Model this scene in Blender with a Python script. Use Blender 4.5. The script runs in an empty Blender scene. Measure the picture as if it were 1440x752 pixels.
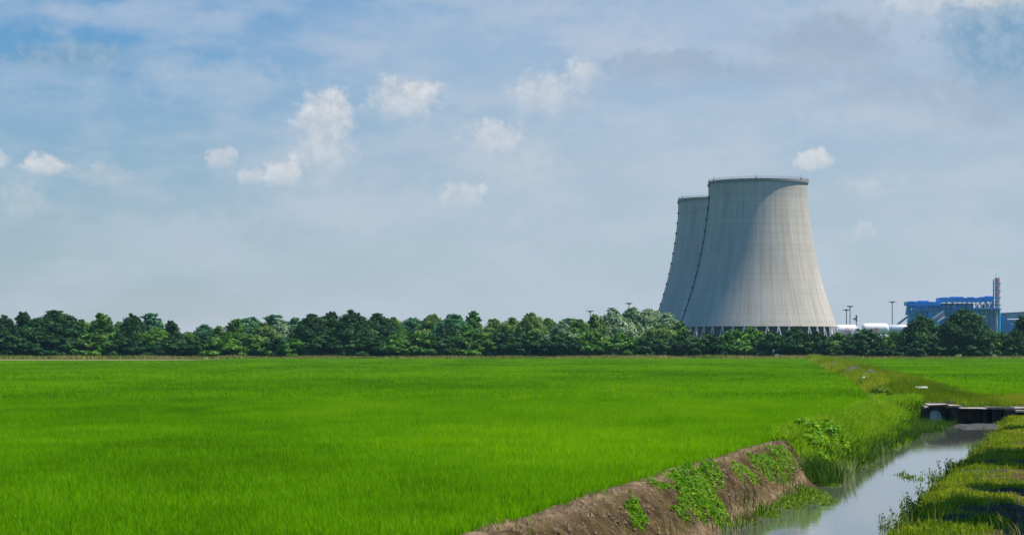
import bpy, math
import numpy as np
from mathutils import Vector

R = math.radians
PI = math.pi
rng = np.random.default_rng(7)
S = bpy.context.scene
COL = S.collection
F, HX, HY, CAMZ = 3200.0, 720.0, 490.0, 3.0      # focal length and horizon of the photograph (1440 px wide)


def at(px, py, d):
    """a point at distance d in the direction of a photograph pixel"""
    return Vector(((px - HX) / F * d, d, CAMZ - (py - HY) / F * d))


# ------------------------------------------------------------------ helpers
def tag(o, label=None, cat=None, group=None, kind=None):
    if label: o['label'] = label
    if cat: o['category'] = cat
    if group: o['group'] = group
    if kind: o['kind'] = kind
    return o


def empty(name, loc, label=None, cat=None, group=None, rz=0.0):
    o = bpy.data.objects.new(name, None)
    o.empty_display_size = 0.2
    COL.objects.link(o)
    o.location = loc
    o.rotation_euler = (0, 0, rz)
    return tag(o, label, cat, group)


class MB:
    """collects vertices and faces, builds ONE mesh object"""
    def __init__(self):
        self.v, self.f, self.tone, self.n = [], [], [], 0

    def add(self, verts, faces, tone=None):
        verts = np.asarray(verts, float)
        faces = np.asarray(faces, int)
        self.v.append(verts)
        self.f.append(faces + self.n)
        t = np.full(len(verts), 0.5) if tone is None else np.broadcast_to(np.asarray(tone, float), (len(verts),))
        self.tone.append(t)
        self.n += len(verts)
        return self

    def box(self, x0, x1, y0, y1, z0, z1, tone=None):
        v = [(x, y, z) for z in (z0, z1) for y in (y0, y1) for x in (x0, x1)]
        f = [(0, 2, 3, 1), (4, 5, 7, 6), (0, 1, 5, 4), (2, 6, 7, 3), (0, 4, 6, 2), (1, 3, 7, 5)]
        return self.add(v, f, tone)

    def hexa(self, pts):
        """box from 8 points: four below, four above, same turn"""
        f = [(3, 2, 1, 0), (4, 5, 6, 7), (0, 1, 5, 4), (1, 2, 6, 5), (2, 3, 7, 6), (3, 0, 4, 7)]
        return self.add(pts, f)

    def tube(self, p, q, r0, r1=None, n=10, caps=True):
        r1 = r0 if r1 is None else r1
        p, q = Vector(p), Vector(q)
        d = (q - p).normalized()
        a = d.orthogonal().normalized()
        b = d.cross(a)
        v = []
        for c, r in ((p, r0), (q, r1)):
            for k in range(n):
                t = 2 * PI * k / n
                v.append(c + a * (r * math.cos(t)) + b * (r * math.sin(t)))
        self.add(v, [(k, (k + 1) % n, n + (k + 1) % n, n + k) for k in range(n)])
        if caps:
            for c, off, fl in ((p, 0, True), (q, n, False)):
                vv = [c] + v[off:off + n]
                self.add(vv, [((0, 1 + (k + 1) % n, 1 + k) if fl else (0, 1 + k, 1 + (k + 1) % n)) for k in range(n)])
        return self

    def lathe(self, prof, n=48, centre=(0, 0, 0)):
        prof = np.asarray(prof, float)
        m = len(prof)
        t = np.arange(n) * 2 * PI / n
        v = np.zeros((m, n, 3))
        v[:, :, 0] = prof[:, 0:1] * np.cos(t) + centre[0]
        v[:, :, 1] = prof[:, 0:1] * np.sin(t) + centre[1]
        v[:, :, 2] = prof[:, 1:2] + centre[2]
        i, k = np.meshgrid(np.arange(m - 1), np.arange(n), indexing='ij')
        k2 = (k + 1) % n
        f = np.stack([i * n + k, i * n + k2, (i + 1) * n + k2, (i + 1) * n + k], -1).reshape(-1, 4)
        return self.add(v.reshape(-1, 3), f)

    def build(self, name, mat, parent=None, smooth=False):
        me = bpy.data.meshes.new(name)
        v = np.concatenate(self.v).astype(np.float32)
        me.vertices.add(len(v))
        me.vertices.foreach_set('co', v.ravel())
        sizes = np.concatenate([np.full(len(f), f.shape[1], np.int32) for f in self.f])
        loops = np.concatenate([f.ravel() for f in self.f]).astype(np.int32)
        me.loops.add(len(loops))
        me.loops.foreach_set('vertex_index', loops)
        me.polygons.add(len(sizes))
        st = np.zeros(len(sizes), np.int32)
        st[1:] = np.cumsum(sizes)[:-1]
        me.polygons.foreach_set('loop_start', st)
        me.polygons.foreach_set('use_smooth', np.full(len(sizes), bool(smooth)))
        a = me.attributes.new('tone', 'FLOAT', 'POINT')
        a.data.foreach_set('value', np.concatenate(self.tone).astype(np.float32))
        me.update(calc_edges=True)
        me.materials.append(mat)
        o = bpy.data.objects.new(name, me)
        COL.objects.link(o)
        if parent is not None:
            o.parent = parent
        return o


def hash2(i, j, seed):
    n = (i.astype(np.int64) * 374761393 + j.astype(np.int64) * 668265263 + seed * 1274126177) & 0x7fffffff
    n = ((n ^ (n >> 13)) * 1274126177) & 0x7fffffff
    return ((n ^ (n >> 16)) & 0xffff) / 65535.0


def vnoise(x, y, seed=0):
    x, y = np.asarray(x, float), np.asarray(y, float)
    i, j = np.floor(x), np.floor(y)
    fx, fy = x - i, y - j
    fx, fy = fx * fx * (3 - 2 * fx), fy * fy * (3 - 2 * fy)
    i, j = i.astype(np.int64), j.astype(np.int64)
    return ((hash2(i, j, seed) * (1 - fx) + hash2(i + 1, j, seed) * fx) * (1 - fy)
            + (hash2(i, j + 1, seed) * (1 - fx) + hash2(i + 1, j + 1, seed) * fx) * fy)


def fbm(x, y, seed=0, o=3):
    s, a, t = 0.0, 0.5, 0.0
    for k in range(o):
        s = s + a * vnoise(np.asarray(x) * 2 ** k, np.asarray(y) * 2 ** k, seed + k)
        t += a
        a *= 0.5
    return s / t


def sstep(a, b, x):
    t = np.clip((np.asarray(x, float) - a) / (b - a), 0, 1)
    return t * t * (3 - 2 * t)


# ------------------------------------------------------------------ materials
def newmat(name):
    m = bpy.data.materials.new(name)
    m.use_nodes = True
    nt = m.node_tree
    return m, nt, nt.nodes['Principled BSDF'], nt.nodes['Material Output']


def ramp(nt, fac, stops):
    r = nt.nodes.new('ShaderNodeValToRGB')
    el = r.color_ramp.elements
    while len(el) < len(stops):
        el.new(0.5)
    for e, (p, c) in zip(el, stops):
        e.position = p
        e.color = (*c, 1)
    nt.links.new(fac, r.inputs[0])
    return r.outputs[0]


def noise(nt, vec, scale, detail=4, rough=0.55):
    n = nt.nodes.new('ShaderNodeTexNoise')
    n.inputs['Scale'].default_value = scale
    n.inputs['Detail'].default_value = detail
    n.inputs['Roughness'].default_value = rough
    if vec is not None:
        nt.links.new(vec, n.inputs['Vector'])
    return n.outputs[0]


def math_node(nt, op, a, b=None, c=None, clamp=False):
    n = nt.nodes.new('ShaderNodeMath')
    n.operation = op
    n.use_clamp = clamp
    for i, v in enumerate((a, b, c)):
        if v is None: continue
        if isinstance(v, (int, float)): n.inputs[i].default_value = v
        else: nt.links.new(v, n.inputs[i])
    return n.outputs[0]


def mixc(nt, fac, a, b, mode='MIX'):
    n = nt.nodes.new('ShaderNodeMix')
    n.data_type = 'RGBA'
    n.blend_type = mode
    for sock, v in ((n.inputs[0], fac), (n.inputs[6], a), (n.inputs[7], b)):
        if isinstance(v, (int, float)): sock.default_value = v
        elif isinstance(v, tuple): sock.default_value = (*v, 1)
        else: nt.links.new(v, sock)
    return n.outputs[2]


def leaf_mat(name, stops, trans=0.35, rough=0.55, spec=0.3, tint=(1.15, 1.2, 0.6)):
    """leaves and blades: colour runs with the 'tone' of each leaf, part of the light passes through"""
    m, nt, b, out = newmat(name)
    a = nt.nodes.new('ShaderNodeAttribute')
    a.attribute_name = 'tone'
    c = ramp(nt, a.outputs['Fac'], stops)
    nt.links.new(c, b.inputs['Base Color'])
    b.inputs['Roughness'].default_value = rough
    b.inputs['Specular IOR Level'].default_value = spec
    t = nt.nodes.new('ShaderNodeBsdfTranslucent')
    nt.links.new(mixc(nt, 1.0, c, tint, 'MULTIPLY'), t.inputs[0])
    mx = nt.nodes.new('ShaderNodeMixShader')
    mx.inputs[0].default_value = trans
    nt.links.new(b.outputs[0], mx.inputs[1])
    nt.links.new(t.outputs[0], mx.inputs[2])
    nt.links.new(mx.outputs[0], out.inputs[0])
    return m


def plain_mat(name, col, rough=0.6, metal=0.0, var=0.25, scale=0.6, bump=0.0, coord='Object'):
    """a colour broken up by stains"""
    m, nt, b, out = newmat(name)
    tc = nt.nodes.new('ShaderNodeTexCoord')
    n = noise(nt, tc.outputs[coord], scale, 5)
    lo = tuple(c * (1 - var) for c in col)
    hi = tuple(min(1, c * (1 + var)) for c in col)
    nt.links.new(ramp(nt, n, [(0.3, lo), (0.7, hi)]), b.inputs['Base Color'])
    b.inputs['Roughness'].default_value = rough
    b.inputs['Metallic'].default_value = metal
    if bump:
        bp = nt.nodes.new('ShaderNodeBump')
        bp.inputs['Strength'].default_value = bump
        bp.inputs['Distance'].default_value = 0.05
        nt.links.new(noise(nt, tc.outputs[coord], scale * 6, 6), bp.inputs['Height'])
        nt.links.new(bp.outputs[0], b.inputs['Normal'])
    return m


M = {}
M['rice'] = leaf_mat('rice_leaf', [(0.0, (0.075, 0.215, 0.001)), (0.5, (0.16, 0.40, 0.001)), (1.0, (0.27, 0.53, 0.003))], 0.45, 0.7, 0.06, (1.3, 1.2, 0.3))
M['bank_grass'] = leaf_mat('bank_grass_leaf', [(0.0, (0.08, 0.20, 0.004)), (0.5, (0.20, 0.38, 0.008)), (1.0, (0.38, 0.46, 0.04))], 0.45, 0.7, 0.08)
M['dry_grass'] = leaf_mat('dry_grass_leaf', [(0.0, (0.05, 0.10, 0.012)), (0.4, (0.14, 0.19, 0.02)), (0.7, (0.30, 0.29, 0.05)), (1.0, (0.36, 0.27, 0.14))], 0.35)
M['verge'] = leaf_mat('verge_leaf', [(0.0, (0.07, 0.15, 0.005)), (0.4, (0.21, 0.29, 0.010)), (0.75, (0.40, 0.40, 0.03)), (1.0, (0.40, 0.32, 0.14))], 0.4, 0.7, 0.08)
M['reed'] = leaf_mat('reed_leaf', [(0.0, (0.03, 0.085, 0.010)), (0.6, (0.075, 0.16, 0.018)), (1.0, (0.34, 0.40, 0.17))], 0.35, 0.7, 0.1)
M['weed'] = leaf_mat('weed_leaf', [(0.0, (0.05, 0.11, 0.012)), (0.5, (0.13, 0.22, 0.02)), (1.0, (0.28, 0.33, 0.06))], 0.45, 0.7, 0.1)
M['bush_leaf'] = leaf_mat('bright_bush_leaf', [(0.0, (0.04, 0.13, 0.004)), (0.5, (0.12, 0.29, 0.008)), (1.0, (0.30, 0.46, 0.03))], 0.4, 0.6, 0.12)
M['violet_weed'] = leaf_mat('violet_weed_leaf', [(0.0, (0.08, 0.13, 0.03)), (0.5, (0.19, 0.19, 0.11)), (1.0, (0.36, 0.30, 0.30))], 0.35, 0.7, 0.1, (1.1, 1.1, 1.0))
M['water_plant'] = leaf_mat('water_plant_leaf', [(0.0, (0.05, 0.12, 0.008)), (0.5, (0.14, 0.26, 0.015)), (1.0, (0.34, 0.42, 0.08))], 0.4, 0.6, 0.1)
M['stem'] = plain_mat('green_stem', (0.10, 0.14, 0.04), 0.7)
M['land_crumb'] = plain_mat('earth_crumb', (0.15, 0.10, 0.055), 0.95, var=0.6, scale=3.0)
M['bark'] = plain_mat('bark', (0.10, 0.075, 0.05), 0.9, scale=3, bump=0.4)
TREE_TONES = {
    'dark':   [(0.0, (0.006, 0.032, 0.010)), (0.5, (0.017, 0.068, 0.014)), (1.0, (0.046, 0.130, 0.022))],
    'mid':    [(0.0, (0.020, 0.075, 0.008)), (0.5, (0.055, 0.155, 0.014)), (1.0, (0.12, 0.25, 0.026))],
    'light':  [(0.0, (0.034, 0.10, 0.008)), (0.5, (0.090, 0.20, 0.014)), (1.0, (0.17, 0.30, 0.030))],
    'olive':  [(0.0, (0.055, 0.105, 0.014)), (0.5, (0.130, 0.200, 0.026)), (1.0, (0.22, 0.29, 0.050))],
    'silver': [(0.0, (0.06, 0.14, 0.075)), (0.5, (0.15, 0.26, 0.145)), (1.0, (0.30, 0.41, 0.28))],
    'teal':   [(0.0, (0.014, 0.080, 0.040)), (0.5, (0.042, 0.150, 0.070)), (1.0, (0.11, 0.24, 0.13))],
}
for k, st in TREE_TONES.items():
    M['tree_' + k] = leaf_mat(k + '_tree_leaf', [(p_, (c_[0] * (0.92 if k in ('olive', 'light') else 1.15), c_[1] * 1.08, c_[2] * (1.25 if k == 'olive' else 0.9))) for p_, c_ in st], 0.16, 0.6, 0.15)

# ------------------------------------------------------------------ camera, light, sky
cam = bpy.data.cameras.new('camera')
cam.sensor_width = 36.0
cam.lens = 36.0 * F / 1440.0
cam.shift_y = (HY - 376.0) / 1440.0
cam.clip_end = 12000.0
camo = bpy.data.objects.new('camera', cam)
COL.objects.link(camo)
camo.location = (0, 0, CAMZ)
camo.rotation_euler = (R(90), 0, 0)
S.camera = camo

SUN_EL, SUN_AZ = R(63), R(-1)                      # from the right (+X), slightly behind the camera
to_sun = Vector((math.cos(SUN_EL) * math.cos(SUN_AZ), -math.cos(SUN_EL) * math.sin(SUN_AZ), math.sin(SUN_EL)))
sl = bpy.data.lights.new('sun', 'SUN')
sl.energy = 5.0
sl.angle = R(0.5)
sl.color = (1.0, 0.91, 0.76)
so = bpy.data.objects.new('sun', sl)
so.rotation_euler = to_sun.to_track_quat('Z', 'Y').to_euler()
COL.objects.link(so)

S.view_settings.view_transform = 'Standard'
S.view_settings.look = 'None'
S.view_settings.gamma = 1
S.view_settings.exposure = 0.52
S.render.engine = 'CYCLES'
S.cycles.use_denoising = True
S.cycles.max_bounces = 6
S.cycles.transparent_max_bounces = 8
S.cycles.volume_bounces = 1

W = bpy.data.worlds.new('World')
S.world = W
W.use_nodes = True
nt = W.node_tree
bg = nt.nodes['Background']
bg.inputs[1].default_value = 0.1
sky = nt.nodes.new('ShaderNodeTexSky')
sky.sky_type = 'NISHITA'
sky.sun_disc = False
sky.sun_elevation = SUN_EL
sky.sun_rotation = R(90) + SUN_AZ
sky.air_density = 1.0
sky.dust_density = 0.6
sky.ozone_density = 1.5
tc = nt.nodes.new('ShaderNodeTexCoord')
sep = nt.nodes.new('ShaderNodeSeparateXYZ')
nt.links.new(tc.outputs['Generated'], sep.inputs[0])
# azimuth and elevation of the view direction, in degrees
az = math_node(nt, 'DEGREES', math_node(nt, 'ARCTAN2', sep.outputs[0], sep.outputs[1]))
el = math_node(nt, 'DEGREES', math_node(nt, 'ARCSINE', sep.outputs[2]))
ae = nt.nodes.new('ShaderNodeCombineXYZ')
nt.links.new(az, ae.inputs[0])
nt.links.new(el, ae.inputs[1])
AE = ae.outputs[0]
# ragged cloud edges: warp the directions
nz = nt.nodes.new('ShaderNodeTexNoise')
nz.inputs['Scale'].default_value = 1.1
nz.inputs['Detail'].default_value = 7
nz.inputs['Roughness'].default_value = 0.62
nt.links.new(AE, nz.inputs['Vector'])


def vmath(op, a, b, scale=None):
    n = nt.nodes.new('ShaderNodeVectorMath')
    n.operation = op
    for i, v in enumerate((a, b)):
        if v is None: continue
        if isinstance(v, tuple): n.inputs[i].default_value = v
        else: nt.links.new(v, n.inputs[i])
    if scale is not None: n.inputs['Scale'].default_value = scale
    return n.outputs['Value'] if op == 'LENGTH' else n.outputs[0]


warp = vmath('SUBTRACT', nz.outputs['Color'], (0.5, 0.5, 0.5))
detail = noise(nt, AE, 2.4, 9, 0.62)
soft = noise(nt, vmath('MULTIPLY', AE, (0.30, 0.75, 1)), 1.0, 6, 0.55)


def mrange(x, a, b, c=0.0, d=1.0, smooth=True):
    n = nt.nodes.new('ShaderNodeMapRange')
    n.interpolation_type = 'SMOOTHSTEP' if smooth else 'LINEAR'
    nt.links.new(x, n.inputs['Value'])
    for i, v in zip((1, 2, 3, 4), (a, b, c, d)):
        n.inputs[i].default_value = v
    return n.outputs[0]


def deg(px, py):
    x, z = (px - HX) / F, (HY - py) / F
    return math.degrees(math.atan(x)), math.degrees(math.atan2(z, math.hypot(1, x)))


def cloud(px, py, rx, ry, amount, lo=0.0, hi=0.5, warp_amt=0.9, fade=1.0, flip=False, erode=1.5):
    """one cloud round a direction; crisp billows on top, thinning out below"""
    a, e = deg(px, py)
    k = 180 / PI / F
    w = vmath('SCALE', warp, None, warp_amt)
    p = vmath('ADD', vmath('SUBTRACT', AE, (a, e, 0)), w)
    q = vmath('MULTIPLY', p, (1 / (rx * k), 1 / (ry * k), 0))
    d = vmath('LENGTH', q, None)
    v = mrange(math_node(nt, 'ADD', math_node(nt, 'SUBTRACT', 1.0, d), math_node(nt, 'MULTIPLY', math_node(nt, 'SUBTRACT', detail, 0.5), erode)), lo, hi)
    if fade:
        s = nt.nodes.new('ShaderNodeSeparateXYZ')
        nt.links.new(q, s.inputs[0])
        f = mrange(s.outputs[1], 0.9 if flip else -1.0, -0.5 if flip else 0.35, 1 - fade, 1.0)
        v = math_node(nt, 'MULTIPLY', v, f)
    return math_node(nt, 'MULTIPLY', v, amount)


def union(vals):
    r = None
    for v in vals:
        inv = math_node(nt, 'SUBTRACT', 1.0, v)
        r = inv if r is None else math_node(nt, 'MULTIPLY', r, inv)
    return math_node(nt, 'SUBTRACT', 1.0, r)


white = union([
    cloud(458, 170, 50, 56, 0.84, 0, 0.7), cloud(452, 222, 60, 60, 0.50, -0.1, 0.9), cloud(480, 150, 22, 26, 0.5), cloud(572, 148, 68, 50, 0.80, 0, 0.75), cloud(592, 130, 26, 22, 0.5), cloud(402, 246, 36, 26, 0.8),
    cloud(352, 250, 26, 18, 0.55), cloud(692, 195, 56, 36, 0.62, 0, 0.7), cloud(770, 140, 66, 54, 0.56, 0, 0.8), cloud(818, 103, 32, 30, 0.66, 0, 0.6), cloud(735, 240, 70, 50, 0.30, -0.1, 1.0),
    cloud(648, 272, 40, 22, 0.6), cloud(62, 238, 38, 20, 0.85), cloud(140, 246, 60, 28, 0.38, 0, 0.8), cloud(28, 290, 60, 42, 0.35, 0, 0.9),
    cloud(308, 222, 22, 16, 0.6), cloud(1142, 224, 36, 16, 0.8), cloud(1215, 262, 60, 26, 0.34, 0, 0.8), cloud(1212, 326, 30, 16, 0.3),
    cloud(-2, 225, 14, 16, 0.6), cloud(1400, 10, 85, 36, 0.9, 0, 0.6), cloud(1310, 0, 100, 34, 0.6, 0, 0.8),
])
pale = union([
    cloud(310, 120, 150, 52, 0.34, 0, 0.7), cloud(700, 250, 150, 70, 0.25, 0, 0.9), cloud(890, 225, 130, 80, 0.34, 0, 0.9),
    cloud(1230, 172, 165, 34, 0.42, 0, 0.6, 0.7, 0.4), cloud(1000, 30, 330, 110, 0.36, 0, 1.0, 1.0, 0), cloud(1050, 235, 120, 50, 0.34, 0, 0.8),
    cloud(1290, 50, 240, 100, 0.40, 0, 0.9, 1.0, 0), cloud(420, 300, 190, 60, 0.25, 0, 1.0), cloud(160, 26, 240, 30, 0.30, 0, 0.9, 1.0, 0),
    cloud(1330, 270, 120, 50, 0.26, 0, 0.9),
    mrange(soft, 0.38, 0.66, 0.0, 0.50), mrange(az, -11.0, 1.0, 0.0, 0.46),
    cloud(560, 300, 260, 60, 0.30, 0, 0.8), cloud(250, 330, 220, 40, 0.28, 0, 0.8), cloud(820, 330, 160, 46, 0.26, 0, 0.8), cloud(60, 160, 200, 50, 0.22, 0, 0.9), cloud(620, 60, 200, 40, 0.2, 0, 0.9), cloud(1330, 340, 150, 40, 0.25, 0, 0.8),
])
grey = union([
    cloud(1165, 66, 125, 64, 0.72, 0, 0.6, 1.0, 0.9), cloud(1090, 110, 130, 30, 0.4, 0, 0.8), cloud(1250, 130, 120, 50, 0.5, 0, 0.9), cloud(1405, 58, 92, 66, 0.0, 0.0, 0.30, 0.8, 0.35), cloud(935, 98, 115, 36, 0.62, 0, 0.45, 0.7, 0.9),
    cloud(1385, 170, 36, 26, 0.34, 0, 0.7), cloud(1390, 140, 150, 100, 0.50, 0, 0.9, 1, 0.5),
])
high = mrange(el, 9.5, 26.0)
blue = union([cloud(1408, 58, 100, 66, 0.80, 0.0, 0.42, 1.0, 0.45, erode=1.3), cloud(1345, 22, 34, 26, 0.6, 0, 0.5), cloud(1432, 105, 80, 60, 0.5, 0, 0.7, 1, 0.5), cloud(100, 78, 130, 30, 0.8, 0, 0.8, 0.8, 0)])
near_h = mrange(el, 0.0, 9.5, 0.94, 0.0, False)
skyc = mixc(nt, 1.0, sky.outputs[0], mixc(nt, high, (0.12, 0.46, 0.74), (0.14, 0.66, 1.30)), 'MULTIPLY')
skyc = mixc(nt, near_h, skyc, (3.45, 3.68, 3.86))
low = math_node(nt, 'SUBTRACT', 1.0, high)
pale = math_node(nt, 'MULTIPLY', pale, low)
# lumps of light inside the clouds
lump = mrange(detail, 0.30, 0.66, 0.78, 1.05, False)
wcol = mixc(nt, 1.0, (5.0, 5.1, 5.25), lump, 'MULTIPLY')
c1 = mixc(nt, pale, skyc, (3.75, 4.15, 4.8))
c2 = mixc(nt, white, c1, wcol)
c3 = mixc(nt, grey, c2, (2.2, 2.85, 3.75))
c3 = mixc(nt, blue, c3, mixc(nt, mrange(detail, 0.36, 0.62), (1.15, 2.30, 3.55), (2.0, 2.95, 4.0)))
nt.links.new(c3, bg.inputs[0])

# ------------------------------------------------------------------ lie of the land
EY = np.array([0.0, 36.6, 51.9, 61.9, 78.7, 96.0, 113.0, 137.0, 213.0, 436.0, 738.0, 1500.0, 4000.0])
EX = np.array([-9.9, -0.80, 2.9, 5.4, 9.7, 14.0, 17.9, 21.8, 32.0, 58.8, 95.0, 186.0, 486.0])


def edge(y):
    """x of the field's edge, the crest of the ditch bank"""
    return np.interp(y, EY, EX)


WALL_Y = 119.0


def crest(u, y):
    """offset counted from the crest where the bank swings a little towards the ditch"""
    return u - 0.52 * (1 - sstep(80, 110, y)) * (1 - sstep(0.9, 2.3, u))

WATER_Z = -1.0


def land(u, y):
    """height of the land at the offset u to the right of the field's edge and distance y"""
    u, y = np.broadcast_arrays(np.asarray(u, float), np.asarray(y, float))
    x = u + edge(y)
    wob = (fbm(y * 0.45, u * 0, 11) - 0.5) * 0.7 * sstep(0.3, 1.0, u) * (1 - sstep(2.6, 3.2, u)) + (fbm(y * 0.5, u * 0 + 3, 14) - 0.5) * 0.6 * sstep(5.0, 5.8, u)
    uu = crest(u, y) + wob
    prof = np.interp(uu, [-0.7, -0.15, 0.15, 0.55, 0.95, 1.75, 2.2, 2.7, 5.4, 6.0, 6.9, 7.3, 8.6, 9.2, 10.6, 11.2, 14],
                     [0.0, 0.10, 0.16, 0.12, -0.15, -0.72, -1.02, -1.35, -1.4, -1.05, -0.12, 0.0, 0.03, -0.05, -0.05, 0.05, 0.1])
    rough = (fbm(x * 1.6, y * 1.6, 21) - 0.5) * 0.22 * sstep(0.1, 0.7, u) * (1 - sstep(12, 18, u)) * (1 - sstep(118, 125, y))
    prof = prof - 0.55 * sstep(82, 108, y) * sstep(5.8, 6.8, u)
    clods = (fbm(x * 3.2, y * 2.4, 31, 4) - 0.5) * 0.34 * sstep(0.15, 0.8, crest(u, y)) * (1 - sstep(2.6, 3.0, u)) * (1 - sstep(72, 76, y))
    clods = clods + (fbm(x * 2.5, y * 2.5, 35) - 0.5) * 0.10 * sstep(-0.3, 0.0, u) * (1 - sstep(0.4, 0.9, u)) * (1 - sstep(72, 76, y))
    far = (0.55 * sstep(-0.5, 1.4, u) * (1 - sstep(3.0, 6.0, u)) * (0.6 + 0.6 * fbm(y * 0.06, u * 0.3, 41)))
    far = far * (0.15 + 0.85 * sstep(121, 134, y))
    far = far + 0.25 * np.exp(-((u - 8.5) / 2.5) ** 2 - ((y - 127) / 5) ** 2)
    t = sstep(WALL_Y + 0.9, WALL_Y + 1.5, y)
    z = (prof + rough + clods) * (1 - t) + (far - 0.02) * t
    fld = sstep(-0.2, -3.0, u)
    return z * (1 - fld) + fld * (fbm(x * 0.05, y * 0.05, 51) - 0.5) * 0.05


def zland(x, y):
    return land(np.asarray(x) - edge(y), y)


ys = np.concatenate([np.arange(10, 28, 1.5), np.arange(28, 72, 0.16), np.arange(72, 124, 0.25), np.arange(124, 230, 0.9), np.geomspace(231, 3400, 90)])
us = np.concatenate([-np.geomspace(1400, 1.2, 45), np.arange(-1.0, 3.2, 0.06), np.arange(3.2, 9.6, 0.12), np.geomspace(9.8, 1400, 45)])
U, Y = np.meshgrid(us, ys)
Z = land(U, Y)
X = U + edge(Y)
ny, nu = U.shape
ii, kk = np.meshgrid(np.arange(ny - 1), np.arange(nu - 1), indexing='ij')
faces = np.stack([ii * nu + kk, ii * nu + kk + 1, (ii + 1) * nu + kk + 1, (ii + 1) * nu + kk], -1).reshape(-1, 4)
# what covers the land: 0 green sward, 1 bare earth; dry: pale trodden earth
n1 = fbm(X * 0.7, Y * 0.7, 61)
UC = crest(U, Y)
soil = sstep(-0.2, 0.05, UC) * (1 - sstep(2.9, 3.4, U)) * (1 - sstep(66, 72, Y + 6 * (n1 - 0.5)))
soil = np.maximum(soil, 0.75 * sstep(1.5, 2.2, U) * (1 - sstep(5.8, 6.6, U)) * (Y < WALL_Y + 1.2))
soil = np.maximum(soil, sstep(0.52, 0.66, n1) * sstep(7.6, 8.4, U) * (1 - sstep(14, 18, U)) * (Y < 130))
soil = np.maximum(soil, sstep(8.2, 8.7, U + 1.6 * (n1 - 0.5)) * (1 - sstep(10.4, 11.0, U)) * (Y < 118))
track = sstep(566, 578, Y + 26 * (n1 - 0.5)) * (1 - sstep(618, 640, Y)) * (1 - sstep(-95, -78, X + 12 * (n1 - 0.5)))
soil = np.maximum(soil, track)
dry = np.exp(-((UC - 0.22) / 0.30) ** 2) * (Y < 74) * (0.55 + 0.6 * n1) + 0.8 * track
dry = np.clip(dry + 0.35 * sstep(8.7, 9.1, U) * (1 - sstep(10.4, 11.0, U)) * (Y < 118), 0, 1)
dry = np.clip(dry + 0.75 * np.exp(-((U - 2.05) / 0.13) ** 2) * (Y < 66) * (n1 > 0.3), 0, 1)

m, nt2, b, out = newmat('land')
at_s = nt2.nodes.new('ShaderNodeAttribute'); at_s.attribute_name = 'soil'
at_d = nt2.nodes.new('ShaderNodeAttribute'); at_d.attribute_name = 'dry'
geo = nt2.nodes.new('ShaderNodeNewGeometry')
pos = geo.outputs['Position']
gcol = ramp(nt2, noise(nt2, pos, 0.8, 6), [(0.3, (0.022, 0.055, 0.006)), (0.55, (0.05, 0.10, 0.012)), (0.75, (0.10, 0.13, 0.025))])
scol = ramp(nt2, noise(nt2, pos, 2.2, 9, 0.72), [(0.32, (0.018, 0.011, 0.004)), (0.47, (0.066, 0.044, 0.017)), (0.59, (0.120, 0.084, 0.036)), (0.74, (0.225, 0.168, 0.085))])
dcol = ramp(nt2, noise(nt2, pos, 3.5, 8, 0.65), [(0.35, (0.11, 0.07, 0.032)), (0.5, (0.25, 0.175, 0.10)), (0.7, (0.44, 0.335, 0.21))])
c = mixc(nt2, at_s.outputs['Fac'], gcol, scol)
c = mixc(nt2, at_d.outputs['Fac'], c, dcol)
nt2.links.new(c, b.inputs['Base Color'])
b.inputs['Roughness'].default_value = 0.95
b.inputs['Specular IOR Level'].default_value = 0.15
bp = nt2.nodes.new('ShaderNodeBump')
bp.inputs['Strength'].default_value = 1.0
bp.inputs['Distance'].default_value = 0.12
nt2.links.new(noise(nt2, pos, 9.0, 8, 0.7), bp.inputs['Height'])
nt2.links.new(bp.outputs[0], b.inputs['Normal'])
M['land'] = m
g = MB()
g.add(np.stack([X, Y, Z], -1).reshape(-1, 3), faces)
ground = g.build('ground', M['land'], smooth=True)
for nm, val in (('soil', soil), ('dry', dry)):
    a = ground.data.attributes.new(nm, 'FLOAT', 'POINT')
    a.data.foreach_set('value', np.asarray(val, np.float32).ravel())
tag(ground, kind='structure')

# water of the ditch
m, nt2, b, out = newmat('ditch_water')
b.inputs['Base Color'].default_value = (0.085, 0.09, 0.078, 1)
b.inputs['Roughness'].default_value = 0.04
b.inputs['IOR'].default_value = 1.33
b.inputs['Specular IOR Level'].default_value = 1.0
geo = nt2.nodes.new('ShaderNodeNewGeometry')
bp = nt2.nodes.new('ShaderNodeBump')
bp.inputs['Strength'].default_value = 0.10
bp.inputs['Distance'].default_value = 0.02
nt2.links.new(noise(nt2, geo.outputs['Position'], 1.3, 4), bp.inputs['Height'])
nt2.links.new(bp.outputs[0], b.inputs['Normal'])
M['water'] = m
wy = np.linspace(12, WALL_Y - 0.02, 60)
wv = np.concatenate([np.stack([edge(wy) + uu, wy, np.full_like(wy, WATER_Z)], -1) for uu in (1.2, 6.6)])
k = np.arange(59)
w = MB()
w.add(wv, np.stack([k, 60 + k, 61 + k, k + 1], -1))
tag(w.build('water', M['water']), kind='structure')


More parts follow.
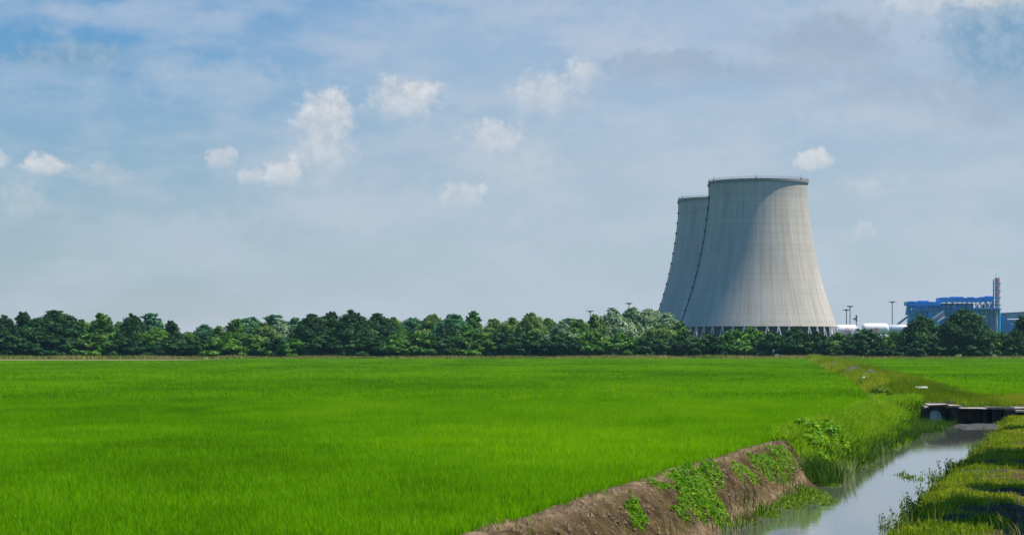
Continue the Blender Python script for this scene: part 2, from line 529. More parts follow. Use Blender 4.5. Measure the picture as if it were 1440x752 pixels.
# ------------------------------------------------------------------ blades of grass
def blades(mb, P, h, w, lean, tone, seg=2, side=None):
    """P (n,3) feet; h, w, lean (n,) sizes; each blade a bent tapering strip"""
    n = len(P)
    if n == 0: return
    a = rng.uniform(0, 2 * PI, n) if side is None else side
    f = rng.uniform(0, 2 * PI, n)
    wx, wy_ = np.cos(f) * w / 2, np.sin(f) * w / 2
    lx, ly = np.cos(a) * lean * h, np.sin(a) * lean * h
    z = np.zeros(n)
    wv = np.stack([wx, wy_, z], -1)
    tip = P + np.stack([lx, ly, h * (1 - 0.35 * lean ** 2)], -1)
    if seg == 1:
        v = np.stack([P - wv, P + wv, tip], 1)
        i = np.arange(n)[:, None] * 3
        mb.add(v.reshape(-1, 3), i + np.array([0, 1, 2]), np.repeat(tone, 3))
    else:
        mid = P + np.stack([lx * 0.36, ly * 0.36, h * 0.56], -1)
        v = np.stack([P - wv * 0.8, P + wv * 0.8, mid + wv, mid - wv, tip], 1)
        i = np.arange(n)[:, None] * 5
        mb.add(v.reshape(-1, 3), i + np.array([0, 1, 2, 3]), np.repeat(tone, 5))
        # tips share the same block of vertices
        mb.f.append((i + np.array([3, 2, 4])) + mb.n - n * 5)


def scatter(n, y0, y1, u0, u1):
    """n random points in a strip that follows the ditch"""
    y = rng.uniform(y0, y1, n)
    u = rng.uniform(u0, u1, n)
    return u, y


def field_tone(x, y):
    t = 0.54 + 0.9 * (fbm(x * 0.11, y * 0.028, 71) - 0.5) + 0.6 * (fbm(x * 0.6, y * 0.3, 72) - 0.5)
    return t


# dark seams across the crop where a low levee shows
SEAMS = [(259, 5, -0.30, 20, 62), (262, 4, -0.20, -60, -32), (420, 10, -0.16, -40, 60), (330, 5, -0.14, -70, -20), (168, 2.0, -0.12, -40, 10)]


def rice(left):
    mb = MB()
    bands = [(26, 42, 620, 0.010, 2), (42, 60, 460, 0.011, 2), (60, 85, 260, 0.015, 2), (85, 130, 120, 0.023, 1), (130, 210, 22, 0.066, 1),
             (210, 380, 7.5, 0.13, 1), (380, 660, 2.8, 0.26, 1)]
    for y0, y1, dens, bw, seg in bands:
        if not left and y1 < 128: continue
        if not left: y0 = max(y0, 128)
        xm0, xm1 = 0.26 * y1 + 3, 0.26 * y1 + 3
        n = int(dens * (y1 - y0) * (xm0 + xm1))
        y = rng.uniform(y0, y1, n)
        x = rng.uniform(-xm0, xm1, n)
        u = x - edge(y)
        ok = (np.abs(x) < 0.26 * y + 3) & (y < 655 + 10 * (vnoise(x * 0.03, y * 0, 5) - 0.5))
        edge_w = 0.25 * (vnoise(x * 1.2, y * 0.7, 81) - 0.5)
        if left: ok &= (crest(u, y) < -0.10 + edge_w) & ~((y > 560 + 10 * (vnoise(x * 0.05, y * 0, 6) - 0.5)) & (x < -82 + 8 * vnoise(y * 0.05, y * 0, 7)))
        else: ok &= u > 6.0 + edge_w + 4.5 * np.exp(-((y - 126) / 9) ** 2)
        # leave small gaps in the crop
        x, y = x[ok], y[ok]
        P = np.stack([x, y, zland(x, y)], -1)
        n = len(x)
        t = field_tone(x, y)
        for sy, sw, sa, sx0, sx1 in SEAMS:
            t = t + sa * np.exp(-((y - sy - 6 * (vnoise(x * 0.05, x * 0, 3) - 0.5)) / sw) ** 2) * sstep(sx0 - 6, sx0 + 6, x) * (1 - sstep(sx1 - 6, sx1 + 6, x))
        t = t - 0.12 * (1 - sstep(38, 70, y)) * (1 - sstep(-8, 2, x))  # lens vignette and shade between blades painted into the tone at near left
        # a pale trodden curve in the crop
        cx = np.interp(x, [-30, -24, -15, -8], [103, 113, 122, 128])
        t = t + 0.35 * np.exp(-((y - cx) / 0.9) ** 2) * (x < -12) if left else t
        t = np.clip(t + rng.normal(0, 0.22, n), 0, 1)
        hh = 0.245 * (0.72 + 0.5 * fbm(x * 0.35, y * 0.2, 91)) * rng.uniform(0.65, 1.2, n)
        hh *= 0.75 + 0.25 * sstep(0.0, 1.2, np.abs(crest(x - edge(y), y)))
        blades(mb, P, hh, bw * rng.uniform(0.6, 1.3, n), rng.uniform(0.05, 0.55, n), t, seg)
    o = mb.build('rice_crop', M['rice'])
    return o


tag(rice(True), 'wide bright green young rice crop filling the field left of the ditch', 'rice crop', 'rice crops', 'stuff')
tag(rice(False), 'green rice crop in the field behind the culvert, right of the weedy dyke', 'rice crop', 'rice crops', 'stuff')


def sward(name, mat, label, cat, parts):
    """parts: (n, y0, y1, u0, u1, h0, h1, width, lean, tone fn, keep fn)"""
    mb = MB()
    for n, y0, y1, u0, u1, h0, h1, bw, ln, tf, keep in parts:
        u, y = scatter(n, y0, y1, u0, u1)
        ok = keep(u, y) if keep else np.ones(n, bool)
        ok &= np.abs(u + edge(y)) < 0.27 * y + 3
        u, y = u[ok], y[ok]
        x = u + edge(y)
        z = land(u, y) - 0.01
        if name == 'ditch_reeds': z = np.maximum(z, WATER_Z - 0.12)
        t = np.clip(tf(u, y) + rng.normal(0, 0.15, len(u)), 0, 1)
        hh = rng.uniform(h0, h1, len(u)) * (0.55 + 0.9 * fbm(x * 0.8, y * 0.8, 95))
        blades(mb, np.stack([x, y, z], -1), hh, bw * rng.uniform(0.6, 1.3, len(u)), rng.uniform(0.1, ln, len(u)), t, 2 if y1 < 130 else 1)
    return tag(mb.build(name, mat), label, cat, None, 'stuff')


N1 = lambda u, y: fbm((u + edge(y)) * 0.7, y * 0.7, 61)
sward('bank_grass', M['bank_grass'], 'tall bright grass on the left ditch bank between the rice and the reeds', 'grass', [
    (66000, 68, 127, -0.1, 2.6, 0.25, 0.55, 0.030, 0.8, lambda u, y: 0.55 + 0.5 * (fbm(u * 1.2, y * 0.35, 101) - 0.5), lambda u, y: (crest(u, y) > 0.0 + 0.3 * (N1(u, y) - 0.5)) & (y > 70 + 6 * (N1(u, y) - 0.5)) & (u < 2.3 + 1.2 * (vnoise(y * 0.8, u * 0, 9) - 0.5) + 2.0 * sstep(119, 123, y)) & ((y < 122) | (rng.random(len(u)) > (y - 122) / 5))),
    (900, 34, 70, -0.2, 2.0, 0.08, 0.25, 0.016, 0.7, lambda u, y: 0.5 + 0 * u, lambda u, y: N1(u, y) > 0.56),
])
sward('verge_grass', M['verge'], 'short yellow green grass on the right bank of the ditch, striped by shade', 'grass', [
    (1800, 28, 75, 6.4, 9.5, 0.16, 0.42, 0.012, 0.6, lambda u, y: 0.7 + 0 * u, lambda u, y: fbm(u * 0.9, y * 0.6, 113) > 0.55),
    (66000, 26, 60, 6.3, 10.5, 0.03, 0.15, 0.016, 0.8, lambda u, y: 0.50 + 1.0 * (fbm(u * 0.9, y * 0.5, 111) - 0.5), lambda u, y: (N1(u, y) < 0.57) & ((u + 1.6 * (N1(u, y) - 0.5) < 8.5) | (rng.random(len(u)) < 0.10))),
    (54000, 60, 122, 6.3, 10.5, 0.06, 0.19, 0.026, 0.8, lambda u, y: 0.52 + 1.0 * (fbm(u * 0.9, y * 0.4, 111) - 0.5), lambda u, y: (N1(u, y) < 0.60) & ((u + 1.6 * (N1(u, y) - 0.5) < 8.4) | (rng.random(len(u)) < 0.15))),
])
sward('dyke_weeds', M['verge'], 'yellow green weeds and dry grass along the dyke between the two fields', 'weeds', [
    (1500, 119.3, 121.5, 2.9, 9.5, 0.08, 0.3, 0.03, 0.8, lambda u, y: 0.5 + 0 * u, lambda u, y: fbm(u * 1.3, y * 0.7, 124) > 0.5),
    (40000, 120.6, 150, 0.3, 9.5, 0.16, 0.45, 0.035, 0.7, lambda u, y: 0.24 + 0.6 * (fbm(u * 0.4, y * 0.16, 121) - 0.5) + 0.35 * np.exp(-((u - 8.6) / 2.0) ** 2), lambda u, y: u < 6.4 + 4.2 * np.exp(-((y - 126) / 8) ** 2)),
    (36000, 150, 300, -0.2, 6.2, 0.2, 0.6, 0.07, 0.7, lambda u, y: 0.32 + 0.7 * (fbm(u * 0.35, y * 0.05, 122) - 0.5) + 0.16 * np.exp(-((u - 0.8) / 1.0) ** 2), None),
    (26000, 300, 690, -0.6, 6.4, 0.3, 0.85, 0.16, 0.7, lambda u, y: 0.46 + 0.7 * (fbm(u * 0.3, y * 0.03, 123) - 0.5), None),
])


def strip(name, mat, label, cat, n, y0, y1, h0, h1, bw, seed, t0):
    mb = MB()
    x = rng.uniform(-0.26 * y1, 0.26 * y1, n)
    y = rng.uniform(y0, y1, n)
    tall = fbm(x * 0.12, y * 0.05, seed)
    t = np.clip(t0 + 0.9 * (fbm(x * 0.07, y * 0.1, seed + 5) - 0.5) + rng.normal(0, 0.14, n), 0, 1)
    blades(mb, np.stack([x, y, zland(x, y)], -1), rng.uniform(h0, h1, n) * (0.35 + 1.25 * tall), bw * rng.uniform(0.6, 1.4, n), rng.uniform(0.1, 0.7, n), t, 1)
    return tag(mb.build(name, mat), label, cat, None, 'stuff')


strip('field_edge_weeds', M['dry_grass'], 'straw coloured strip of dry weeds between the rice and the tree line', 'weeds', 32000, 664, 690, 0.45, 1.15, 0.35, 131, 0.68)

# reeds standing in the ditch along its left edge
sward('ditch_reeds', M['reed'], 'dark green reeds standing in the water along the left edge of the ditch', 'reeds', [
    (9500, 66, 119, 1.9, 3.3, 0.30, 0.75, 0.028, 0.5, lambda u, y: 0.30 + 0.5 * (fbm(u, y * 0.4, 141) - 0.5) + 0.6 * sstep(2.4, 3.0, u) * (y < 96) * (fbm(y * 0.3, y * 0, 144) > 0.45), lambda u, y: u < 2.5 + 0.9 * (fbm(y * 0.25, y * 0, 142) - 0.2)),
    (3200, 108, 118.9, 2.6, 4.6, 0.25, 0.62, 0.028, 0.5, lambda u, y: 0.45 + 0 * u, lambda u, y: u < 3.5 + 0.6 * (vnoise(y, y * 0, 8) - 0.5) + 1.0 * sstep(115, 118, y)),
    (420, 44, 64, 1.9, 2.7, 0.3, 0.7, 0.018, 0.5, lambda u, y: 0.35 + 0 * u, lambda u, y: fbm(y * 0.5, y * 0, 143) > 0.56),
])


# crumbs of earth on the bare bank
cl = MB()
cu, cyy = scatter(5200, 35, 69, 0.5, 2.1)
sz = 0.012 + 0.05 * rng.random(5200) ** 5
for a_, b_, c_ in zip(cu, cyy, sz):
    t_ = rng.uniform(0, 2 * PI)
    q = np.array([(math.cos(t_ + k * PI / 2), math.sin(t_ + k * PI / 2)) for k in range(4)]) * c_ * rng.uniform(0.7, 1.5, (4, 1))
    x_, z_ = a_ + float(np.interp(b_, EY, EX)), 0.0
    cl.add([(x_ + q[0, 0], b_ + q[0, 1], z_), (x_ + q[1, 0], b_ + q[1, 1], z_), (x_ + q[2, 0], b_ + q[2, 1], z_), (x_ + q[3, 0], b_ + q[3, 1], z_), (x_, b_, z_ + c_ * rng.uniform(0.8, 1.5))],
           [(0, 1, 4), (1, 2, 4), (2, 3, 4), (3, 0, 4)])
vv = np.concatenate(cl.v)
vv[:, 2] += np.repeat(land(cu, cyy), 5) - 0.006
cl.v = [vv]
cl.f = [np.concatenate(cl.f)]
cl.tone = [np.full(len(vv), 0.5)]
tag(cl.build('soil_crumbs', M['land_crumb']), 'crumbs and clods of brown earth strewn over the bare bank', 'earth', None, 'stuff')
sward('bank_straw', M['dry_grass'], 'thin dry straws and sprouts on the bare earth bank', 'straw', [
    (5200, 35, 70, 0.45, 2.2, 0.03, 0.13, 0.010, 0.98, lambda u, y: 0.75 + 0 * u, lambda u, y: N1(u, y) > 0.44)])


def floating(name, label, n, spots):
    mb = MB()
    for (px, py, rx, ry, k) in spots:
        d = (CAMZ - WATER_Z) * F / (py - HY)
        cx = (px - HX) / F * d
        r = np.sqrt(rng.uniform(0, 1, k))
        a = rng.uniform(0, 2 * PI, k)
        x, y = cx + rx * r * np.cos(a), d + ry * r * np.sin(a)
        P = np.stack([x, y, np.full(k, WATER_Z - 0.01)], -1)
        blades(mb, P, rng.uniform(0.06, 0.30, k) * (1.15 - r), rng.uniform(0.015, 0.05, k), rng.uniform(0.2, 0.95, k), np.clip(rng.normal(0.5, 0.2, k), 0, 1), 2)
    return tag(mb.build(name, M['water_plant']), label, 'water plants', None, 'stuff')


floating('water_plants', 'matted green water plants floating beside the muddy left bank', 0, [
    (1122, 692, 0.8, 5.5, 2600), (1092, 703, 0.7, 3.6, 2000), (1068, 718, 0.5, 2.4, 900), (1150, 674, 0.5, 4, 900), (1040, 733, 0.5, 1.5, 160), (1055, 728, 0.12, 1.0, 160),
    (1285, 672, 0.25, 1.2, 60), (1270, 668, 0.3, 0.8, 40), (1225, 655, 0.4, 1.2, 60)])


# ------------------------------------------------------------------ leafy plants
def leaves(mb, P, N, size, tone, elong=1.6):
    """leaf cards at P facing N (jittered)"""
    n = len(P)
    Nn = N + rng.normal(0, 0.55, (n, 3))
    Nn /= np.linalg.norm(Nn, axis=1)[:, None] + 1e-9
    t = np.cross(Nn, rng.normal(0, 1, (n, 3)))
    t /= np.linalg.norm(t, axis=1)[:, None] + 1e-9
    bb = np.cross(Nn, t)
    s = size * rng.uniform(0.6, 1.35, n)
    t = t * (s * elong / 2)[:, None]
    bb = bb * (s / 2)[:, None]
    v = np.stack([P - t, P + bb - t * 0.1, P + t, P - bb - t * 0.1], 1)
    i = np.arange(n)[:, None] * 4
    mb.add(v.reshape(-1, 3), i + np.array([0, 1, 2, 3]), np.repeat(tone, 4))


def crown(mb, centres, radii, per, size, flat=0.85, tone_shift=0.0):
    """leaves thrown on lumps: each lump a ragged shell"""
    for c, r in zip(centres, radii):
        n = max(8, int(per * r * r))
        d = rng.normal(0, 1, (n, 3))
        d /= np.linalg.norm(d, axis=1)[:, None]
        rr = r * (0.5 + 0.72 * rng.random(n) ** 1.1) * (0.8 + 0.5 * vnoise(d[:, 0] * 2.2 + c[0], d[:, 1] * 2.2 + d[:, 2] * 1.7 + c[2], 3))
        P = np.asarray(c) + d * rr[:, None] * np.array([1, 1, flat])
        k = P[:, 2] > 0.05
        tone = np.clip(rng.normal(0.5 + tone_shift + rng.normal(0, 0.20), 0.15, n), 0, 1)
        leaves(mb, P[k], d[k] + np.array([0, 0, 0.35]), size, tone[k])


def make_tree(kind, mat, H, width, seed, low=0.04, leaf=0.5, n=26, peak=1.0, twig=0):
    """a tree as a thing at the origin: trunk with limbs, crown of leaves; nominal height H"""
    global rng
    rng = np.random.default_rng(seed)
    root = empty(kind, (0, 0, 0))
    cs, rs = [], []
    lob = [(rng.uniform(0, 2 * PI), rng.uniform(0.0, 0.26)) for _ in range(5)]
    for q in range(n):
        a = q * 2.39996 + rng.uniform(-0.4, 0.4)
        f = math.sqrt((q + 0.5) / n)
        rad = width / 2 * 0.86 * f
        bump_ = sum(w_ * max(0.0, math.cos(a - b_)) ** 2 for b_, w_ in lob) / 2
        topz = H * (1.0 - 0.06 * (1 - f) * rng.random() - (0.50 / peak) * f ** (1.6 * peak) - 0.35 * bump_ * f + rng.uniform(-0.07, 0.03))
        r = H * rng.uniform(0.055, 0.12)
        if q % 2 == 0:
            cs.append((rad * 0.9 * math.cos(a), rad * 0.9 * math.sin(a), max(r * 0.6, topz - r * 0.95)))
            rs.append(r)
        else:
            cs.append((rad * math.cos(a), rad * math.sin(a), H * low + r * 0.5 + rng.random() * max(0.1, topz - r * 1.6 - H * low)))
            rs.append(r * 1.1)
    for q in range(n // 3):
        a = q * 6 * PI / n + rng.uniform(-0.2, 0.2)
        r = H * rng.uniform(0.10, 0.15)
        z_ = H * (low + rng.uniform(0.05, 0.55) * (0.9 - low))
        cs.append((width / 2 * 0.84 * math.cos(a), width / 2 * 0.84 * math.sin(a), z_ + r * 0.4))
        rs.append(r)
    for q in range(twig):                           # sprigs that break the outline
        a = rng.uniform(0, 2 * PI)
        t = rng.uniform(0.55, 1.0)
        rad = width / 2 * rng.uniform(0.1, 0.9) * (1.25 - t)
        cs.append((rad * math.cos(a), rad * math.sin(a), H * (0.55 + 0.45 * t)))
        rs.append(H * rng.uniform(0.018, 0.038))
    tb = MB()
    top = H * 0.62
    pts = [Vector((0, 0, -0.3)), Vector((0.1, 0.05, H * 0.2)), Vector((-0.05, 0.1, H * 0.42)), Vector((0.12, -0.05, top))]
    r0 = H * 0.022
    for p, q_, ra, rb in zip(pts, pts[1:], (r0, r0 * 0.8, r0 * 0.55), (r0 * 0.8, r0 * 0.55, r0 * 0.25)):
        tb.tube(p, q_, ra, rb, 8)
    for c, r in list(zip(cs, rs))[::2]:
        c = Vector(c)
        st = Vector((0, 0, max(0.1 * H, min(top, c.z - 0.25 * H * abs(c.xy.length) / width - 0.05 * H))))
        tb.tube(st, c, r0 * 0.35, r0 * 0.08, 5, False)
    tb.build('trunk', M['bark'], root)
    mb = MB()
    crown(mb, cs, rs, (105 / leaf ** 1.1 / 1.3) * (1.0 if H < 9 else 0.72), leaf)
    mb.build('crown', mat, root)
    return root


def copy_thing(o):
    c = o.copy()
    COL.objects.link(c)
    for ch in list(o.children):
        d = ch.copy()
        COL.objects.link(d)
        d.parent = c
        for s in list(ch.children):
            e = s.copy()
            COL.objects.link(e)
            e.parent = d
    return c


# prototypes, nominal size 14 m x 11 m for trees, 6 m x 8 m for bushes
proto = {}
used = {}
for qi, k in enumerate(TREE_TONES):
    for v in range(2):
        tall = k == 'silver'
        proto['tree', k, v] = (k, v)


def get(kind, k, v):
    """first call builds the prototype and returns it; later calls return copies"""
    key = (kind, k, v)
    if key not in used:
        sd = 1000 + 17 * sorted(TREE_TONES).index(k) + 5 * v + (300 if kind == 'bush' else 0)
        if kind == 'tree':
            o = make_tree('tree', M['tree_' + k], 14.0, 10.5, sd, leaf=0.37, n=84 if v != 1 else 70, peak=(1.3, 1.0, 1.6)[v], twig=46)
        else:
            o = make_tree('bush', M['tree_' + k], 6.0, 8.0, sd, low=0.0, leaf=0.36, n=44, peak=1.2, twig=22)
        used[key] = o
        return o
    return copy_thing(used[key])


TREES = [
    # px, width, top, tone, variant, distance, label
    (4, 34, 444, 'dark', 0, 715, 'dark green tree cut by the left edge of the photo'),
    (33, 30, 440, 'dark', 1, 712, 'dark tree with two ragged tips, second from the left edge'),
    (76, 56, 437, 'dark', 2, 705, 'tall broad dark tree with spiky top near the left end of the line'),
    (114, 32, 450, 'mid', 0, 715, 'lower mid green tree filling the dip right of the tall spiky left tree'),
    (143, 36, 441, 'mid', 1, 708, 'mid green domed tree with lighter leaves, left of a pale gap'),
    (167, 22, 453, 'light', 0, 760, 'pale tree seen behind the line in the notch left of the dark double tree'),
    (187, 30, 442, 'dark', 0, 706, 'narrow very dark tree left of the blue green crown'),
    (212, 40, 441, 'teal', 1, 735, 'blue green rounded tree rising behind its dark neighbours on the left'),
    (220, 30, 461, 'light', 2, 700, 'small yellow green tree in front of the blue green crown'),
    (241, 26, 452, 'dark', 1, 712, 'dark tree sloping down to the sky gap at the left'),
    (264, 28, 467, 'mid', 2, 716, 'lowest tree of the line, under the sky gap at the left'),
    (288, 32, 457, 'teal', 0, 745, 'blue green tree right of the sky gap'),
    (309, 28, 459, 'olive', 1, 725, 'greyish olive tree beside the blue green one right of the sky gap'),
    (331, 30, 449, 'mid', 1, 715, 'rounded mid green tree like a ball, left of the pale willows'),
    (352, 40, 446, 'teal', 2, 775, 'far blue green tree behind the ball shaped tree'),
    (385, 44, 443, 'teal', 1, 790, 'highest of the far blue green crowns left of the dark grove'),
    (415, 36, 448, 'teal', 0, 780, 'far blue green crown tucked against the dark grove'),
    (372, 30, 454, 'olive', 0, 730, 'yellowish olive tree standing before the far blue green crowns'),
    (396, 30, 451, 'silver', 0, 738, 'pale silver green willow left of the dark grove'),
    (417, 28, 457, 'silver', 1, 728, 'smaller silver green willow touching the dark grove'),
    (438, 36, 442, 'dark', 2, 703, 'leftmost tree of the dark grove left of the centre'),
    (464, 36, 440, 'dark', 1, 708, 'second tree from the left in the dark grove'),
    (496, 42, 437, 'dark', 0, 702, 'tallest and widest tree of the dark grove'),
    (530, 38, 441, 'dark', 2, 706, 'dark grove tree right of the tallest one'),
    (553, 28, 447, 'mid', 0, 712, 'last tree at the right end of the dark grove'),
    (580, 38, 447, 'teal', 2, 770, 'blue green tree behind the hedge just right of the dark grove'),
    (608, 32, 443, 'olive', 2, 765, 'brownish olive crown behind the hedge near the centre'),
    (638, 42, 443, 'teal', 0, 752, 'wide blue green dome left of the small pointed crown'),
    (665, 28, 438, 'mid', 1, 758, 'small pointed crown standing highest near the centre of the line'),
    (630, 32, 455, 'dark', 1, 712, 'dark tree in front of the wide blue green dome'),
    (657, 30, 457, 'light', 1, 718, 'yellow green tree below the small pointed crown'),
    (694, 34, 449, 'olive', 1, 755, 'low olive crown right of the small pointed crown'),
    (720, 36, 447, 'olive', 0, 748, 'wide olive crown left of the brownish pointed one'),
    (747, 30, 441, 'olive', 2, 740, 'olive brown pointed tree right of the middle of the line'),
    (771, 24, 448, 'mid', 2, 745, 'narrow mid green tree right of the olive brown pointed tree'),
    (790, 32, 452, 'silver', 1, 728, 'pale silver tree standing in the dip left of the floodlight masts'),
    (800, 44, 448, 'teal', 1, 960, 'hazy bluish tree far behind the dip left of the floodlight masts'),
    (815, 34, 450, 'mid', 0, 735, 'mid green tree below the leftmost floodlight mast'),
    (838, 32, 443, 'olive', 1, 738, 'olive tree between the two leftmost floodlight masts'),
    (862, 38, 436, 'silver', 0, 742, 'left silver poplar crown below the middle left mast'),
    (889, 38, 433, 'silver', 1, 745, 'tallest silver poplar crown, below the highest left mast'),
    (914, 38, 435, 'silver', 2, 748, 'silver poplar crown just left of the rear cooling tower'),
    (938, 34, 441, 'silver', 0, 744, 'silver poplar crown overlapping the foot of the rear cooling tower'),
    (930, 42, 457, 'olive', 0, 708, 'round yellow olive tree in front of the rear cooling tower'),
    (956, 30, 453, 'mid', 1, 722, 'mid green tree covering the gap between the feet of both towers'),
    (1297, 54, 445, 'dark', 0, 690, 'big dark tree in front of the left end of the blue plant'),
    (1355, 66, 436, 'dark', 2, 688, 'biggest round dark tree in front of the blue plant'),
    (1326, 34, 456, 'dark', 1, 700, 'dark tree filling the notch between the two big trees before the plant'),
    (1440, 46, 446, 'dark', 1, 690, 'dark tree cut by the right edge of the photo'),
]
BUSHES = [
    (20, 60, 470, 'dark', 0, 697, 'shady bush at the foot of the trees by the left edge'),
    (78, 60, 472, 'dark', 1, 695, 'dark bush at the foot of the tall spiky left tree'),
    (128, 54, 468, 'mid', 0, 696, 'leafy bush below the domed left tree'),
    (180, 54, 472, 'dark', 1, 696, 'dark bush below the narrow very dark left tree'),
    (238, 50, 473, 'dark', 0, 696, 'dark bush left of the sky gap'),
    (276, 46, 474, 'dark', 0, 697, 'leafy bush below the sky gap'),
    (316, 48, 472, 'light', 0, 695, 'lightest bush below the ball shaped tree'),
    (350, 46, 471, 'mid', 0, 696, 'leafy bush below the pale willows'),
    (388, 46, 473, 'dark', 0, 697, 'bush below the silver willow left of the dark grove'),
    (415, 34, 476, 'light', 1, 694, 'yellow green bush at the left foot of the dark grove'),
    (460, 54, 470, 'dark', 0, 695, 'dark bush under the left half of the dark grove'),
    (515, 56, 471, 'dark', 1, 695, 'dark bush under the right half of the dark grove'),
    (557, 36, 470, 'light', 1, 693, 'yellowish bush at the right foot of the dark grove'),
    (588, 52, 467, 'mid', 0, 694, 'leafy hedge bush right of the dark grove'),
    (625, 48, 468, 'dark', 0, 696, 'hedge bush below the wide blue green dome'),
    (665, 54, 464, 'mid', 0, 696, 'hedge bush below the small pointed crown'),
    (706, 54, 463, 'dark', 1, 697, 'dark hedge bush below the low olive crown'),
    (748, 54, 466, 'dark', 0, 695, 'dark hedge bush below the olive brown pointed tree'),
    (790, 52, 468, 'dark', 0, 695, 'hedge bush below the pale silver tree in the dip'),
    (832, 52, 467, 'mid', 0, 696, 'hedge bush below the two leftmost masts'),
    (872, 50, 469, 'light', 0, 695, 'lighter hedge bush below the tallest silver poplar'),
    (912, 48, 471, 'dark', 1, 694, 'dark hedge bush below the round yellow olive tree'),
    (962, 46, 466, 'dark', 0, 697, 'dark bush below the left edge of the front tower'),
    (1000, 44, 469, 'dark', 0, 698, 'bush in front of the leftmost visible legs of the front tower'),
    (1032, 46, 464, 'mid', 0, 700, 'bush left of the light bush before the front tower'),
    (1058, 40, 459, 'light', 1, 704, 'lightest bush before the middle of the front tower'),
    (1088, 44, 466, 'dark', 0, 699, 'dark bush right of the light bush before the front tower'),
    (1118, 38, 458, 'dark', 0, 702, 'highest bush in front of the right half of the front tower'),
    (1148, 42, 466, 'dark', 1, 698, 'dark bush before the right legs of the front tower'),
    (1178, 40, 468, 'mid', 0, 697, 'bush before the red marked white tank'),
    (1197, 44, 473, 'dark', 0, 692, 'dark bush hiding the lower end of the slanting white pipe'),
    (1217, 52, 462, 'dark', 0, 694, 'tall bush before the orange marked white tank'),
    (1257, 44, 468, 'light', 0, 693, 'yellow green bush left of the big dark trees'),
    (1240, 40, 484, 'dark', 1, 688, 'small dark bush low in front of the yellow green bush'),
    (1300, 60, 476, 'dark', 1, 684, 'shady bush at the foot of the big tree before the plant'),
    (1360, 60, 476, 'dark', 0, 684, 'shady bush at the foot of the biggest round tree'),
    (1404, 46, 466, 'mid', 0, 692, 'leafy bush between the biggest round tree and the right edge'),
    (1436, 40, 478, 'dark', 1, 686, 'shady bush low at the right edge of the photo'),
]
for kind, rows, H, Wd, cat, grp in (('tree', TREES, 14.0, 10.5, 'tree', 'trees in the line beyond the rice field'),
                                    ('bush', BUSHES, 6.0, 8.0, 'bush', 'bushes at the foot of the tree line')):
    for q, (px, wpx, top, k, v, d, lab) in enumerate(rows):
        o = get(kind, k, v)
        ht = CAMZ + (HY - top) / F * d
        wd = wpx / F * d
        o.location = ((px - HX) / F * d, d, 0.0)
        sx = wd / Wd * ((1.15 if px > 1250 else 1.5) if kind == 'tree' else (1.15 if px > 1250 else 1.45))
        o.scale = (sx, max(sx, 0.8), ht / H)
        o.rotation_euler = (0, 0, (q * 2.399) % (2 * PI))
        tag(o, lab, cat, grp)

# trees out of the frame on the right whose shade falls over the bank
rngs = np.random.default_rng(5)
shade0 = None
for q, (yy, uu, hh) in enumerate([(40, 13.2, 11.2), (47.5, 12.6, 9.2), (60, 13.0, 11.2), (66, 12.5, 8.8), (83, 12.8, 11.0)]):
    if shade0 is None:
        shade0 = make_tree('roadside_tree', M['tree_mid'], 8.0, 2.5, 4242, low=0.40, leaf=0.26, n=40, peak=1.2, twig=10)
        o = shade0
    else:
        o = copy_thing(shade0)
    o.location = (float(edge(yy)) + uu, yy, float(land(uu, yy)))
    o.scale = (hh / 8 * (0.75, 0.6, 0.8, 0.55, 0.7)[q], hh / 8 * (1.6, 1.0, 1.9, 0.8, 1.5)[q], hh / 8)
    o.rotation_euler = (0, 0, R((14, 30, 12, -10, 16)[q]))
    tag(o, 'young green tree beside the right bank path, just outside the photo', 'tree', 'young trees beside the path')

# ------------------------------------------------------------------ cooling towers
m, nt2, b, out = newmat('tower_concrete')
tcn = nt2.nodes.new('ShaderNodeTexCoord')
sp = nt2.nodes.new('ShaderNodeSeparateXYZ')
nt2.links.new(tcn.outputs['Object'], sp.inputs[0])
ang = math_node(nt2, 'ARCTAN2', sp.outputs[1], sp.outputs[0])
cy = nt2.nodes.new('ShaderNodeCombineXYZ')
nt2.links.new(math_node(nt2, 'MULTIPLY', math_node(nt2, 'COSINE', ang), 40.0), cy.inputs[0])
nt2.links.new(math_node(nt2, 'MULTIPLY', math_node(nt2, 'SINE', ang), 40.0), cy.inputs[1])
nt2.links.new(math_node(nt2, 'MULTIPLY', sp.outputs[2], 0.05), cy.inputs[2])
streak = noise(nt2, cy.outputs[0], 0.55, 6, 0.65)                  # runs down the shell
bandv = nt2.nodes.new('ShaderNodeCombineXYZ')
nt2.links.new(math_node(nt2, 'MULTIPLY', sp.outputs[2], 0.42), bandv.inputs[2])
lift = noise(nt2, bandv.outputs[0], 1.0, 3, 0.7)                   # casting lifts round the shell
patch = noise(nt2, tcn.outputs['Object'], 0.05, 5, 0.6)
col = ramp(nt2, streak, [(0.25, (0.34, 0.305, 0.255)), (0.55, (0.475, 0.435, 0.375)), (0.8, (0.57, 0.53, 0.47))])
col = mixc(nt2, 0.6, col, ramp(nt2, lift, [(0.3, (0.78, 0.78, 0.78)), (0.7, (1.06, 1.06, 1.06))]), 'MULTIPLY')
col = mixc(nt2, 0.7, col, ramp(nt2, patch, [(0.3, (0.84, 0.84, 0.84)), (0.7, (1.06, 1.06, 1.06))]), 'MULTIPLY')
# formwork joints
vj = math_node(nt2, 'FRACT', math_node(nt2, 'MULTIPLY', ang, 72 / (2 * PI)))
vj = math_node(nt2, 'LESS_THAN', vj, 0.10)
hj = math_node(nt2, 'LESS_THAN', math_node(nt2, 'FRACT', math_node(nt2, 'MULTIPLY', sp.outputs[2], 1 / 4.5)), 0.09)
col = mixc(nt2, math_node(nt2, 'MULTIPLY', math_node(nt2, 'MAXIMUM', vj, hj), 0.08), col, (0.22, 0.21, 0.19))
